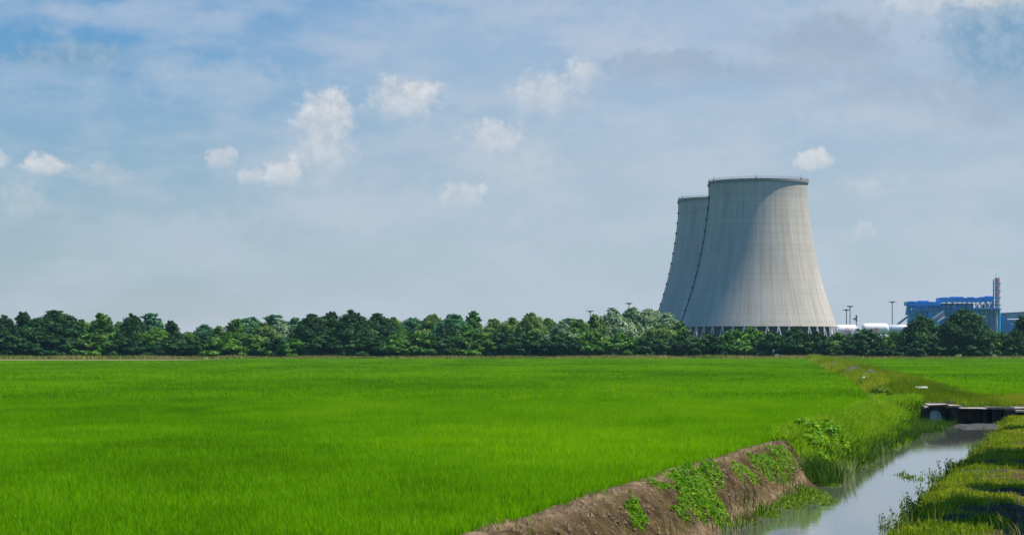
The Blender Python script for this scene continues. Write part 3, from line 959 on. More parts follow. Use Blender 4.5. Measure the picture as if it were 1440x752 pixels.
# dark runs of rain washed down from the rim and from repairs
runv = nt2.nodes.new('ShaderNodeCombineXYZ')
nt2.links.new(math_node(nt2, 'MULTIPLY', math_node(nt2, 'COSINE', ang), 40.0), runv.inputs[0])
nt2.links.new(math_node(nt2, 'MULTIPLY', math_node(nt2, 'SINE', ang), 40.0), runv.inputs[1])
nt2.links.new(math_node(nt2, 'MULTIPLY', sp.outputs[2], 0.018), runv.inputs[2])
run = ramp(nt2, noise(nt2, runv.outputs[0], 0.28, 7, 0.7), [(0.50, (0, 0, 0)), (0.66, (1, 1, 1))])
col = mixc(nt2, math_node(nt2, 'MULTIPLY', run, 0.34), col, (0.20, 0.185, 0.16))
blot = ramp(nt2, noise(nt2, tcn.outputs['Object'], 0.16, 5, 0.6), [(0.62, (0, 0, 0)), (0.70, (1, 1, 1))])
col = mixc(nt2, math_node(nt2, 'MULTIPLY', blot, 0.16), col, (0.26, 0.24, 0.21))
nt2.links.new(col, b.inputs['Base Color'])
b.inputs['Roughness'].default_value = 0.9
b.inputs['Specular IOR Level'].default_value = 0.2
M['tower'] = m
M['leg'] = plain_mat('pale_concrete', (0.42, 0.405, 0.375), 0.85, scale=0.4)
M['steel'] = plain_mat('dark_steel', (0.05, 0.055, 0.06), 0.5, 0.4)
M['basin'] = plain_mat('basin_concrete', (0.22, 0.21, 0.19), 0.9)
M['fill'] = plain_mat('tower_fill', (0.04, 0.045, 0.05), 0.9)
TD = 1300.0
PROF = [(256.3, 68.8), (266, 68.2), (276.6, 68.2), (289, 69.2), (301.8, 70.7), (320, 73.0), (337.6, 75.9), (355, 79.0), (373.5, 83.0), (391, 87.4),
        (409.4, 92.6), (427, 98.3), (445.3, 104.6), (459.5, 109.6)]


def cooling_tower(px, d, label, rz):
    x = (px - HX) / F * TD if d == TD else (px - HX) / F * d
    root = empty('cooling_tower', (x, d, 0), label, 'cooling tower', 'cooling towers of the power station')
    k = TD / F
    prof = [(r * k, CAMZ + (HY - y) * k) for y, r in PROF]
    zt, rt = prof[0][1], prof[0][0]
    zb, rb = prof[-1][1], prof[-1][0]
    inner = [(r - 0.9, z) for r, z in prof]
    s = MB()
    s.lathe(list(reversed(prof)) + inner + [prof[-1]], 144)
    sh = s.build('shell', M['tower'], root, smooth=True)
    rim = MB()
    rim.lathe([(rt + 0.02, zt - 1.3), (rt + 0.55, zt - 1.1), (rt + 0.6, zt + 0.25), (rt - 0.95, zt + 0.25), (rt - 0.95, zt - 0.3)], 144)
    rim.build('rim', M['basin'], root)
    rail = MB()
    n = 96
    for h in (0.75, 1.35):
        ring = [Vector(((rt + 0.45) * math.cos(2 * PI * i / n), (rt + 0.45) * math.sin(2 * PI * i / n), zt + h)) for i in range(n)]
        for i in range(n):
            rail.tube(ring[i], ring[(i + 1) % n], 0.07, None, 4, False)
    for i in range(n):
        a = 2 * PI * i / n
        p = Vector(((rt + 0.45) * math.cos(a), (rt + 0.45) * math.sin(a), zt + 0.2))
        rail.tube(p, p + Vector((0, 0, 1.15)), 0.07, None, 4, False)
    rail.build('railing', M['steel'], root)
    for i in range(6):
        a = 2 * PI * (i + 0.35) / 6
        l = MB()
        p = Vector(((rt + 0.3) * math.cos(a), (rt + 0.3) * math.sin(a), zt + 0.2))
        l.tube(p, p + Vector((0, 0, 2.6)), 0.16, 0.05, 6)
        l.box(p.x - 0.3, p.x + 0.3, p.y - 0.3, p.y + 0.3, zt + 0.22, zt + 0.9)
        l.build('lightning_rod', M['steel'], root)
    # caged ladder with landings down one side
    lad = MB()
    la = PI + R(rz)
    ca, sa = math.cos(la), math.sin(la)
    tx, ty = -sa, ca
    P = [Vector(((r + 0.5) * ca, (r + 0.5) * sa, z)) for r, z in prof]
    for p, q in zip(P, P[1:]):
        for sd in (-0.45, 0.45):
            o = Vector((tx * sd, ty * sd, 0))
            lad.tube(p + o, q + o, 0.30, None, 6)
    lo = lad.build('ladder', M['steel'], root)
    zs = np.linspace(zb + 3, zt - 2, 13)
    rr = np.interp(zs, [z for r, z in reversed(prof)], [r for r, z in reversed(prof)])
    for z, r in zip(zs, rr):
        b_ = MB()
        b_.tube(Vector(((r + 0.1) * ca, (r + 0.1) * sa, z)), Vector(((r + 1.25) * ca, (r + 1.1) * sa, z)), 0.6, 0.6, 8)
        b_.build('landing', M['steel'], lo)
    # raking legs
    NL = 44
    for i in range(NL):
        a0 = 2 * PI * i / NL
        for da in (-0.5, 0.5):
            a1 = a0 + da * 2 * PI / NL
            lg = MB()
            lg.tube((( rb + 2.9) * math.cos(a1), (rb + 2.9) * math.sin(a1), -0.2), ((rb - 0.4) * math.cos(a0), (rb - 0.4) * math.sin(a0), zb + 0.25), 0.42, 0.36, 8, False)
            lg.build('leg', M['leg'], root)
    bs = MB()
    bs.lathe([(rb + 4.5, -0.5), (rb + 4.5, 1.2), (rb + 4.0, 1.2), (rb + 4.0, 0.4)], 96)
    bs.build('basin', M['basin'], root)
    fl = MB()
    fl.lathe([(rb - 3.2, -0.3), (rb - 3.2, zb - 0.3)], 64)
    fl.build('inner_fill', M['fill'], root)
    return root


cooling_tower(1066.5, TD, 'nearer and larger pale concrete cooling tower with sunlit right side', 0)
d2 = TD * (HY - 250.8) / (HY - 276.0) * 1.0
cooling_tower(1016.5, d2, 'farther cooling tower half hidden behind the larger one on its left', 0)

# ------------------------------------------------------------------ power station
M['blue'] = plain_mat('blue_cladding', (0.008, 0.28, 0.76), 0.5, var=0.2, scale=0.2)
M['blue_dark'] = plain_mat('dark_blue_steel', (0.012, 0.19, 0.50), 0.5, var=0.5, scale=0.3)
M['teal'] = plain_mat('teal_cladding', (0.03, 0.36, 0.64), 0.5, var=0.35, scale=0.25)
M['greywall'] = plain_mat('grey_cladding', (0.25, 0.29, 0.33), 0.6, scale=0.15)
M['slate'] = plain_mat('slate_steel', (0.14, 0.17, 0.20), 0.6, scale=0.3)
M['whitetank'] = plain_mat('white_tank_paint', (0.72, 0.72, 0.72), 0.35, 0.0, 0.08, 0.2)
M['aluminium'] = plain_mat('dull_aluminium', (0.42, 0.45, 0.50), 0.4, 0.5, 0.15, 0.3)
M['redpaint'] = plain_mat('red_paint', (0.68, 0.32, 0.38), 0.5, var=0.1)
M['orangepaint'] = plain_mat('orange_paint', (0.75, 0.14, 0.03), 0.5, var=0.1)
M['whitepaint'] = plain_mat('white_paint', (0.75, 0.74, 0.74), 0.5, var=0.08)
PD = 1500.0
KP = PD / F


def px_box(mb, x0, x1, yt, yb, dep, dd=0.0):
    """box from photograph pixels at the plant's distance, dep metres deep"""
    d = PD + dd
    a, b_ = at(x0, yb, d), at(x1, yt, d)
    mb.box(a.x, b_.x, d, d + dep, a.z, b_.z)


plant = empty('power_plant', (0, 0, 0), 'blue steel framed power plant with stepped flat roofs behind the big dark trees', 'power plant')
porig = at(1340, 496.4, PD)
plant.location = (porig.x, PD, 0)


def pl(mb, name, mat, parent=None, smooth=False):
    """parts of a group of things built in world coordinates, moved to their thing's origin"""
    off = np.array(parent.matrix_world.translation if False else (PARENT_LOC[parent.name]))
    mb.v = [v - off for v in mb.v]
    return mb.build(name, mat, parent, smooth)


PARENT_LOC = {plant.name: (porig.x, PD, 0)}
r1 = MB()
px_box(r1, 1274.5, 1322.6, 424.2, 429.4, 9)
px_box(r1, 1291, 1306, 422.6, 424.1, 4, 2); px_box(r1, 1278, 1288, 423.4, 424.1, 4, 2)
pl(r1, 'left_roof', M['blue'], plant)
r2 = MB()
px_box(r2, 1320, 1379, 418.6, 424.6, 10, 2); px_box(r2, 1362, 1370, 417.6, 418.5, 5, 4)
px_box(r2, 1337, 1355, 417.0, 418.5, 5, 4); px_box(r2, 1325, 1334, 418.0, 418.5, 5, 4)
px_box(r2, 1379.1, 1397.8, 417.4, 424.2, 9, 2); px_box(r2, 1386, 1397.5, 416.2, 417.3, 5, 4)
pl(r2, 'right_roof', M['blue'], plant)
w1 = MB(); px_box(w1, 1279, 1322, 436, 497, 9, 8)
pl(w1, 'lower_wall', M['teal'], plant)
w2 = MB(); px_box(w2, 1323, 1369, 427, 497, 9, 8)
pl(w2, 'machine_hall', M['blue_dark'], plant)
for xc in (1279, 1284, 1289.5, 1295, 1300.5, 1306, 1311.5, 1317):
    c_ = MB(); px_box(c_, xc, xc + 1.1, 428.7, 436 if xc > 1280 else 497, 1.0, 4)
    pl(c_, 'column', M['blue_dark'], plant)
bk = MB(); px_box(bk, 1283, 1321, 428.7, 435.9, 1.0, 13)
pl(bk, 'rear_screen', M['blue_dark'], plant)
for yc in (431.5, 434.5):
    c_ = MB(); px_box(c_, 1276.5, 1322, yc, yc + 0.8, 1.0, 2.5)
    pl(c_, 'girder', M['blue_dark'], plant)
for q, (xa, xb, ya, yb) in enumerate([(1286, 1288.5, 429.5, 436), (1297, 1299, 430, 436), (1303, 1305, 429.6, 436), (1309, 1310.4, 429, 436), (1281.5, 1283.4, 429, 433)]):
    c_ = MB(); px_box(c_, xa, xb, ya, yb, 3.0, 10)
    pl(c_, 'vessel', M['aluminium'] if q % 2 else M['teal'], plant)
hop = MB(); p0 = at(1277.5, 436.5, PD + 8); hop.tube(p0 + Vector((0, 0, 4)), p0 - Vector((0, 0, 3)), 1.2, 2.2, 12)
pl(hop, 'hopper', M['teal'], plant)
for xc in (1324, 1331, 1338.5, 1346, 1353, 1360, 1366, 1372, 1379, 1386, 1392.5, 1396):
    c_ = MB(); px_box(c_, xc, xc + 1.1, 423.5, 434, 1.0, 4)
    pl(c_, 'column', M['blue_dark'], plant)
for xa, ya, xb, yb in ((1372, 433, 1379, 424), (1386, 424, 1392.5, 433), (1379, 433, 1386, 424), (1396, 424, 1392.5, 433)):
    c_ = MB(); c_.tube(at(xa, ya, PD + 5), at(xb, yb, PD + 5), 0.3, None, 6)
    pl(c_, 'brace', M['blue_dark'], plant)
c_ = MB(); px_box(c_, 1369, 1397, 427.6, 428.4, 1.0, 4.2)
pl(c_, 'girder', M['blue_dark'], plant)
c_ = MB(); px_box(c_, 1369, 1397, 432.8, 434.4, 10.0, 3)
pl(c_, 'deck', M['teal'], plant)
for xa, xb, ya, yb, mt in ((1374.8, 1377.2, 430.2, 432.7, 'whitetank'), (1382, 1385, 428.6, 432.7, 'slate'), (1388, 1390.4, 426.5, 432.7, 'aluminium'), (1394, 1396.5, 429, 432.7, 'slate')):
    c_ = MB(); px_box(c_, xa, xb, ya, yb, 2.5, 5.5)
    pl(c_, 'vessel', M[mt], plant)
# silos below the deck
for xc, rr_, mt in ((1372.5, 3.4, 'teal'), (1379.6, 3.3, 'teal'), (1386.7, 3.4, 'greywall'), (1393.6, 3.2, 'greywall'), (1400.2, 3.1, 'greywall'), (1405.2, 1.8, 'teal')):
    c_ = MB()
    p = at(xc, 434.6, PD + 9)
    c_.tube(Vector((p.x, p.y, -0.3)), p, rr_ * KP, None, 20)
    pl(c_, 'silo', M[mt], plant, False)
for xc in (1376.2, 1383.1, 1390.2, 1397.0):
    c_ = MB(); px_box(c_, xc - 0.6, xc + 0.6, 434.5, 497, 1.2, 6)
    pl(c_, 'column', M['blue_dark'], plant)
c_ = MB(); px_box(c_, 1397.9, 1408, 433.2, 435, 12, 4)
pl(c_, 'deck', M['blue_dark'], plant)
for q, (xa, xb, ya, yb, mt) in enumerate(((1325, 1329, 430, 440, 'teal'), (1332.5, 1336, 428, 437, 'slate'), (1340, 1344.5, 427.5, 436, 'teal'), (1347.5, 1351.5, 429, 440, 'blue'), (1354.5, 1358.5, 426.5, 438, 'slate'), (1361.5, 1365, 428, 437, 'teal'),
                                       (1281, 1287, 437.5, 442, 'blue'), (1290, 1296, 438.5, 446, 'slate'), (1299, 1303, 437, 443, 'blue_dark'), (1305.5, 1311, 438, 446, 'blue'))):
    c_ = MB(); px_box(c_, xa, xb, ya, yb, 3.0, 4.8)
    pl(c_, 'machine_box', M[mt], plant)
for yc in (426.4, 431.2, 436.2):
    c_ = MB(); px_box(c_, 1323, 1369, yc, yc + 0.7, 0.8, 3.0)
    pl(c_, 'walkway', M['blue'] if yc > 430 else M['slate'], plant)
for xa, ya, xb, yb in ((1324.5, 430, 1331.5, 424.6), (1338.5, 424.6, 1346, 431), (1353.5, 431, 1360.5, 424.6), (1279.5, 435.5, 1284.5, 429.5), (1295.5, 429.5, 1301, 435.5), (1312, 435.5, 1317.5, 429.5)):
    c_ = MB(); c_.tube(at(xa, ya, PD + 4.2), at(xb, yb, PD + 4.2), 0.28, None, 6)
    pl(c_, 'brace', M['blue'], plant)
# conveyor galleries climbing to the roofs
for (xa, ya, xb, yb, hw, mt, dd) in ((1262, 456.5, 1279, 443.5, 1.5, 'slate', -6), (1312, 448.5, 1327, 438, 1.3, 'aluminium', -8), (1319, 452, 1329, 445.5, 0.7, 'whitetank', -10), (1318, 449.5, 1329, 442.2, 1.2, 'slate', -7)):
    gl = MB()
    a_, b_ = at(xa, ya, PD + dd), at(xb, yb, PD + dd)
    hz = hw * KP
    gl.hexa([a_ + Vector((0, 0, -hz)), b_ + Vector((0, 0, -hz)), b_ + Vector((0, 4, -hz)), a_ + Vector((0, 4, -hz)),
             a_ + Vector((0, 0, hz)), b_ + Vector((0, 0, hz)), b_ + Vector((0, 4, hz)), a_ + Vector((0, 4, hz))])
    pl(gl, 'conveyor_gallery', M[mt], plant)

# red and white chimney
cpx, cw = 1401.8, 4.2
base = at(cpx, 496, PD + 24)
chim = empty('chimney', (base.x, PD + 24, 0), 'slim red and white banded chimney at the right end of the blue plant', 'chimney')
KC = (PD + 24) / F
zz = lambda y: CAMZ + (HY - y) * KC
rr_ = cw * KC
cm = MB(); cm.tube((0.5, 0, -0.3), (0.5, 0, zz(391.4)), rr_ * 0.9, rr_ * 0.82, 20)
cm.build('shaft', M['whitepaint'], chim)
for ya, yb in ((390.8, 397.2), (402, 406.8), (411.4, 416.6), (422.4, 426.0)):
    cm = MB(); cm.tube((0.5, 0, zz(yb)), (0.5, 0, zz(ya)), rr_ * 0.93, None, 20)
    cm.build('red_band', M['redpaint'], chim)
for ya in (399.4, 409.2, 419.2, 429):
    cm = MB(); cm.tube((0.5, 0, zz(ya)), (0.5, 0, zz(ya) + 0.6), rr_ * 1.18, None, 20)
    cm.build('gallery', M['slate'], chim)
cm = MB(); cm.box(-rr_ * 1.25, -rr_ * 0.98, -0.6, 0.6, -0.3, zz(393)); cm.build('ladder_tower', M['slate'], chim)
cm = MB(); cm.tube((-0.6, 0, zz(391.5)), (-0.6, 0, zz(384.5)), 0.14, 0.08, 6); cm.tube((1.6, 0, zz(391.5)), (1.6, 0, zz(388)), 0.1, 0.06, 6)
cm.build('antenna', M['steel'], chim)

# long grey hall at the right edge
hb = at(1425, 496, PD + 20)
hall = empty('turbine_hall', (hb.x, PD + 20, 0), 'long low grey blue hall with sloping roof at the right edge', 'building')
PARENT_LOC[hall.name] = (hb.x, PD + 20, 0)
d = PD + 20
c_ = MB()
A, B = at(1407.5, 441, d), at(1500, 436, d)
c_.hexa([Vector((A.x, d, -0.3)), Vector((B.x, d, -0.3)), Vector((B.x, d + 40, -0.3)), Vector((A.x, d + 40, -0.3)), A, B, B + Vector((0, 40, 0)), A + Vector((0, 40, 0))])
pl(c_, 'wall', M['greywall'], hall)
c_ = MB()
up = Vector((0, 0, 0.5))
c_.hexa([A + Vector((-.3, -.4, 0.01)), B + Vector((0, -.4, 0.01)), B + Vector((0, 40.4, 0.01)), A + Vector((-.3, 40.4, 0.01)), A + up + Vector((-.3, -.4, 0)), B + up + Vector((0, -.4, 0)), B + up + Vector((0, 40.4, 0)), A + up + Vector((-.3, 40.4, 0))])
pl(c_, 'roof', M['slate'], hall)
for xa, xb, ya, yb, mt, nm in ((1409.5, 1411, 444, 497, 'teal', 'column'), (1412.6, 1414.4, 446, 497, 'blue', 'column'), (1419.5, 1421.5, 450, 497, 'blue', 'column'), (1427, 1428.6, 447, 497, 'teal', 'column')):
    c_ = MB(); px_box(c_, xa, xb, ya, yb, 1.5, 16)
    pl(c_, nm, M[mt], hall)
for ya, xa, xb in ((448.8, 1416.5, 1434), (455, 1421.8, 1436)):
    c_ = MB(); c_.tube(at(xa, ya, PD + 14), at(xb, ya, PD + 14), 0.55 * KP * 1.2, None, 10)
    pl(c_, 'pipe', M['whitetank'], hall)
for xa in (1431, 1436, 1444, 1452):
    c_ = MB(); px_box(c_, xa, xa + 2.5, 442.5, 446.5, 0.4, 19.7)
    pl(c_, 'window', M['slate'], hall)


# white horizontal tanks
def tank(px0, px1, yt, yb, d, label, mark=None, mat='whitetank', dome=True):
    k = d / F
    c0, c1 = at(px0, (yt + yb) / 2, d), at(px1, (yt + yb) / 2, d)
    r = (yb - yt) / 2 * k
    root = empty('storage_tank', (c0.x, d, 0), label, 'tank', 'horizontal tanks between the tower and the plant')
    L = c1.x - c0.x
    body = MB()
    prof = [(0.02, 0.0), (r * 0.45, r * 0.06), (r * 0.78, r * 0.2), (r * 0.95, r * 0.42), (r, r * 0.7), (r, L - r * 0.7), (r * 0.95, L - r * 0.42), (r * 0.78, L - r * 0.2), (r * 0.45, L - r * 0.06), (0.02, L)]
    tmp = MB().lathe(prof, 32)
    v = tmp.v[0]
    body.add(np.stack([v[:, 2], v[:, 0], v[:, 1] + c0.z], -1), tmp.f[0])
    body.build('tank_body', M[mat], root, smooth=True)
    for fx in (0.2, 0.5, 0.8):
        sd = MB(); sd.box(L * fx - 0.4, L * fx + 0.4, -r * 0.8, r * 0.8, -0.3, c0.z - r * 0.55)
        sd.build('saddle', M['slate'], root)
    if mark:
        kind, mx, my, ms, mm = mark
        cx, cz = (mx - px0) * k, CAMZ + (HY - my) * k
        # the emblem lies on the curved side, slightly proud of it
        poly = []
        if kind == 'disc':
            poly = [(ms * k * math.cos(t), ms * k * math.sin(t)) for t in np.linspace(0, 2 * PI, 25)[:-1]]
        else:
            poly = [(x_ * ms * k, z_ * ms * k) for x_, z_ in ((0, 1.25), (0.28, 0.55), (0.62, 0.1), (0.6, -0.55), (0.2, -0.95), (-0.3, -0.95), (-0.62, -0.5), (-0.55, 0.05), (-0.2, 0.35))]
        em = MB()
        vs = [(cx, 0, cz)] + [(cx + a_, 0, cz + b_) for a_, b_ in poly]
        vs = [(x_, -math.sqrt(max(0.05, (r + 0.06) ** 2 - (z_ - c0.z) ** 2)), z_) for x_, _, z_ in vs]
        em.add(vs, [(0, 1 + i, 1 + (i + 1) % len(poly)) for i in range(len(poly))])
        em.build('emblem', M[mm], root)
        if kind == 'disc':
            b2 = MB()
            for off in (-0.9, 0.55):
                w_ = [(cx - ms * k * 0.62, cz + off * ms * k * 0.5), (cx + ms * k * 0.62, cz + off * ms * k * 0.5), (cx + ms * k * 0.62, cz + (off + 0.45) * ms * k * 0.5), (cx - ms * k * 0.62, cz + (off + 0.45) * ms * k * 0.5)]
                b2.add([(x_, -math.sqrt((r + 0.12) ** 2 - (z_ - c0.z) ** 2), z_) for x_, z_ in w_], [(0, 1, 2, 3)])
            b2.build('emblem_bar', M['whitetank'], root)
    return root


tank(1174, 1206, 456.4, 473, 1352, 'white tank with red round mark beside the legs of the nearer tower', ('disc', 1189.9, 464.6, 3.5, 'redpaint'))
tank(1211.5, 1250, 454.4, 470, 1345, 'white round ended tank with orange flame shaped mark', ('flame', 1230.7, 462.4, 4.2, 'orangepaint'))
tank(1244, 1290, 455.6, 471, 1362, 'grey white unmarked tank running behind the big dark trees', None, 'aluminium')
# inclined white pipe between the first two tanks
pb = at(1199, 474, 1338)
pipe = empty('inclined_pipe', (pb.x, 1338, 0), 'slanting white pipe between the red marked and orange marked tanks', 'pipe')
PARENT_LOC[pipe.name] = (pb.x, 1338, 0)
c_ = MB(); c_.tube(at(1192, 477, 1338), at(1204.5, 461.5, 1338), 0.75, 0.7, 12)
pl(c_, 'duct', M['whitetank'], pipe)
c_ = MB(); e_ = at(1193, 476, 1338); c_.box(e_.x - 0.8, e_.x + 0.8, 1337, 1339, -0.3, e_.z - 0.2)
pl(c_, 'support', M['slate'], pipe)


# floodlight masts
def mast(px, yt, d, label, small=False):
    k = d / F
    p = at(px, yt, d)
    root = empty('floodlight_mast', (p.x, d, 0), label, 'floodlight mast', 'floodlight masts of the power station')
    H = p.z
    c_ = MB(); c_.tube((0, 0, -0.3), (0, 0, H), 0.42, 0.24, 10)
    c_.build('pole', M['slate'], root)
    if not small:
        c_ = MB(); c_.lathe([(0.3, H - 1.0), (1.15, H - 0.2), (1.25, H), (0.3, H + 0.12)], 16)
        c_.build('head_frame', M['steel'], root)
        for i in range(8):
            a = 2 * PI * i / 8
            x_, y_ = 1.55 * math.cos(a), 1.55 * math.sin(a)
            c_ = MB(); c_.box(x_ - 0.38, x_ + 0.38, y_ - 0.38, y_ + 0.38, H - 0.45, H + 0.05)
            c_.build('lamp', M['slate'], root)
    else:
        c_ = MB(); c_.box(-1.9, 0.4, -0.4, 0.4, H - 2.4, H - 1.3); c_.build('lamp', M['slate'], root)
        c_ = MB(); c_.box(-0.45, 0.45, -0.3, 0.3, H - 3.4, H + 0.5); c_.build('head_frame', M['slate'], root)


mast(830, 437.0, 1330, 'leftmost floodlight mast, only its head above the trees')
mast(859.5, 432.8, 1330, 'middle one of the three floodlight masts left of the towers')
mast(884.5, 426.0, 1330, 'highest floodlight mast left of the towers, above the silver poplars')
mast(1190.3, 435.0, 1370, 'left and lower one of the paired floodlight masts right of the towers')
mast(1195.4, 430.0, 1370, 'right and taller one of the paired floodlight masts right of the towers')
mast(1254.8, 424.0, 1370, 'single tall floodlight mast standing before the blue plant')
mast(1204.3, 444.0, 1372, 'short thick mast with a side box right of the paired masts', True)

# ------------------------------------------------------------------ the culvert
M['old_concrete'] = plain_mat('old_dark_concrete', (0.045, 0.037, 0.028), 0.9, var=0.7, scale=2.6, bump=0.8)
M['slab'] = plain_mat('worn_slab', (0.40, 0.35, 0.29), 0.9, var=0.35, scale=2.2, bump=0.4)
M['wet_stone'] = plain_mat('wet_stone', (0.035, 0.033, 0.03), 0.5, var=0.5, scale=3.0, bump=0.4)
M['pale_pipe'] = plain_mat('pale_pipe', (0.72, 0.88, 0.84), 0.45, var=0.2, scale=3.0)
M['wood'] = plain_mat('weathered_wood', (0.10, 0.075, 0.055), 0.9, var=0.4, scale=4.0, bump=0.3)
M['whiteplastic'] = plain_mat('white_plastic', (0.66, 0.66, 0.64), 0.5, var=0.15, scale=3)
WD = WALL_Y
KW = WD / F
cul0 = at(1372, 582, WD)
cul = empty('culvert', (cul0.x, WD, WATER_Z), 'dark concrete culvert wall with worn slabs closing the end of the ditch', 'culvert')
PARENT_LOC[cul.name] = (cul0.x, WD, WATER_Z)


def wbox(mb, x0, x1, yt, yb, y0, y1):
    a, b_ = at(x0, yb, WD), at(x1, yt, WD)
    mb.box(a.x, b_.x, WD + y0, WD + y1, a.z, b_.z)


pm = at(1314.5, 585.5, WD)               # mouth of the pipe
# wall with a round opening: a ring of quads round the mouth
hw = MB()
xa, xb = at(1299, 0, WD).x, at(1334, 0, WD).x
zt_, zb_ = at(0, 570.5, WD).z, -1.5
rp = 0.33
nseg = 24
for i in range(nseg):
    a0, a1 = 2 * PI * i / nseg, 2 * PI * (i + 1) / nseg
    def sq(a):
        c0, s0 = math.cos(a), math.sin(a)
        tx = ((xb - pm.x) if c0 > 0 else (xa - pm.x)) / c0 if abs(c0) > 1e-6 else 1e9
        tz = ((zt_ - pm.z) if s0 > 0 else (zb_ - pm.z)) / s0 if abs(s0) > 1e-6 else 1e9
        t = min(tx, tz)
        return Vector((pm.x + c0 * t, WD, pm.z + s0 * t))
    i0, i1 = Vector((pm.x + rp * math.cos(a0), WD, pm.z + rp * math.sin(a0))), Vector((pm.x + rp * math.cos(a1), WD, pm.z + rp * math.sin(a1)))
    hw.add([i0, i1, sq(a1), sq(a0)], [(0, 3, 2, 1)])
wbox(hw, 1334, 1470, 574.5, 640, 0.0, 0.7)
hw.add([(xa, WD, zt_), (xb, WD, zt_), (xb, WD + 0.9, zt_), (xa, WD + 0.9, zt_)], [(0, 1, 2, 3)])
hw.add([(xa, WD, zb_), (xa, WD, zt_), (xa, WD + 0.9, zt_), (xa, WD + 0.9, zb_)], [(0, 3, 2, 1)])
pl(hw, 'wall', M['old_concrete'], cul)
pp = MB()
prof_ = [(rp - 0.005, -0.06), (rp - 0.005, 0.7), (rp * 0.9, 0.75), (0.01, 0.78)]
tmp = MB().lathe(prof_, 24)
v = tmp.v[0]
pp.add(np.stack([v[:, 0] + pm.x, v[:, 2] * 0.8 + WD - 0.05, v[:, 1] + pm.z], -1), tmp.f[0])
pl(pp, 'pipe_mouth', M['pale_pipe'], cul)
for x0, x1, yt, yb, y0, y1 in ((1300, 1306.5, 573, 600, -0.35, -0.01), (1333.5, 1345.5, 572.2, 600, -0.5, -0.01), (1381, 1386, 575, 600, -0.3, -0.01), (1393, 1407, 575, 600, -0.4, -0.01), (1408.5, 1424, 576, 598, -0.7, -0.01)):
    c_ = MB(); wbox(c_, x0, x1, yt, yb, y0, y1)
    pl(c_, 'pier', M['old_concrete'], cul)
for q, (x0, x1, yt, yb, y0, y1) in enumerate(((1298.5, 1303.5, 570.4, 572.8, -0.42, 0.6), (1305, 1332.8, 568.0, 570.3, -0.15, 1.0), (1333.2, 1350.5, 569.0, 572.0, -0.6, 0.9), (1345.8, 1386, 573.0, 574.4, -0.4, 0.8),
                                              (1386.4, 1424, 572.0, 574.4, -0.5, 0.9), (1424.6, 1460, 576.0, 579.0, -0.9, 0.6), (1424.6, 1462, 571.8, 574.3, -0.2, 0.9))):
    c_ = MB(); wbox(c_, x0, x1, yt, yb, y0, y1)
    rj = np.random.default_rng(60 + q)
    c_.v[0][:4] += rj.uniform(-0.03, 0.03, (4, 3)) * np.array([1, 1, 0.25])
    c_.v[0][4:] += rj.uniform(-0.04, 0.04, (4, 3)) * np.array([1, 2, 0.6])
    pl(c_, 'cap_slab', M['slab'], cul)
# sill of wet rubble below the wall
rg = np.random.default_rng(9)
ap = MB()
gx, gy = np.meshgrid(np.linspace(at(1322, 0, WD).x, at(1470, 0, WD).x, 60), np.linspace(WD - 6.2, WD - 0.02, 26))
hgt = -1.13 + 0.24 * fbm(gx * 1.6, gy * 0.45, 205, 4) + 0.10 * sstep(WD - 5.5, WD - 2.0, gy) - 0.3 * sstep(0.55, 0.0, gx - gx.min())
idx = np.arange(26 * 60).reshape(26, 60)
ap.add(np.stack([gx, gy, hgt], -1).reshape(-1, 3), np.stack([idx[:-1, :-1], idx[:-1, 1:], idx[1:, 1:], idx[1:, :-1]], -1).reshape(-1, 4))
o = ap.build('mud_bar', plain_mat('wet_mud', (0.04, 0.037, 0.03), 0.95, var=0.7, scale=2.5, bump=0.4), smooth=True)
tag(o, 'low bar of wet grey mud at the foot of the culvert wall', 'mud bar', None, 'structure')

# planks and litter
c_ = MB(); a_ = at(1304, 566.0, WD + 1.6); b_ = at(1343, 564.6, WD + 2.0)
c_.hexa([a_ + Vector((0, -.12, -.05)), b_ + Vector((0, -.12, -.05)), b_ + Vector((0, .12, -.05)), a_ + Vector((0, .12, -.05)), a_ + Vector((0, -.12, .02)), b_ + Vector((0, -.12, .02)), b_ + Vector((0, .12, .02)), a_ + Vector((0, .12, .02))])
c_.tube(b_ + Vector((-0.3, 0, -0.3)), b_ + Vector((-0.3, 0, 0.08)), 0.10, 0.09, 8)
tag(c_.build('plank', M['wood']), 'long dark weathered plank lying above the culvert', 'plank')


def lump(mb, p, sx, sy, sz, n=9, seed=0):
    r_ = np.random.default_rng(seed)
    prof = [(0.01, -0.2), (0.7, -0.15), (1.0, 0.2), (0.85, 0.6), (0.5, 0.9), (0.01, 1.0)]
    t = MB().lathe(prof, n)
    v = t.v[0] * (1 + r_.uniform(-0.22, 0.22, (len(t.v[0]), 1)))
    mb.add(v * np.array([sx, sy, sz]) + np.array(p), t.f[0])


def ground_at(px, py, dz=0.0):
    """where the line through a pixel meets the land"""
    d = 30.0
    while d < 900:
        p = at(px, py, d)
        if p.z < float(zland(p.x, p.y)):
            return Vector((p.x, p.y, float(zland(p.x, p.y)) + dz))
        d *= 1.002
    return at(px, py, 300)


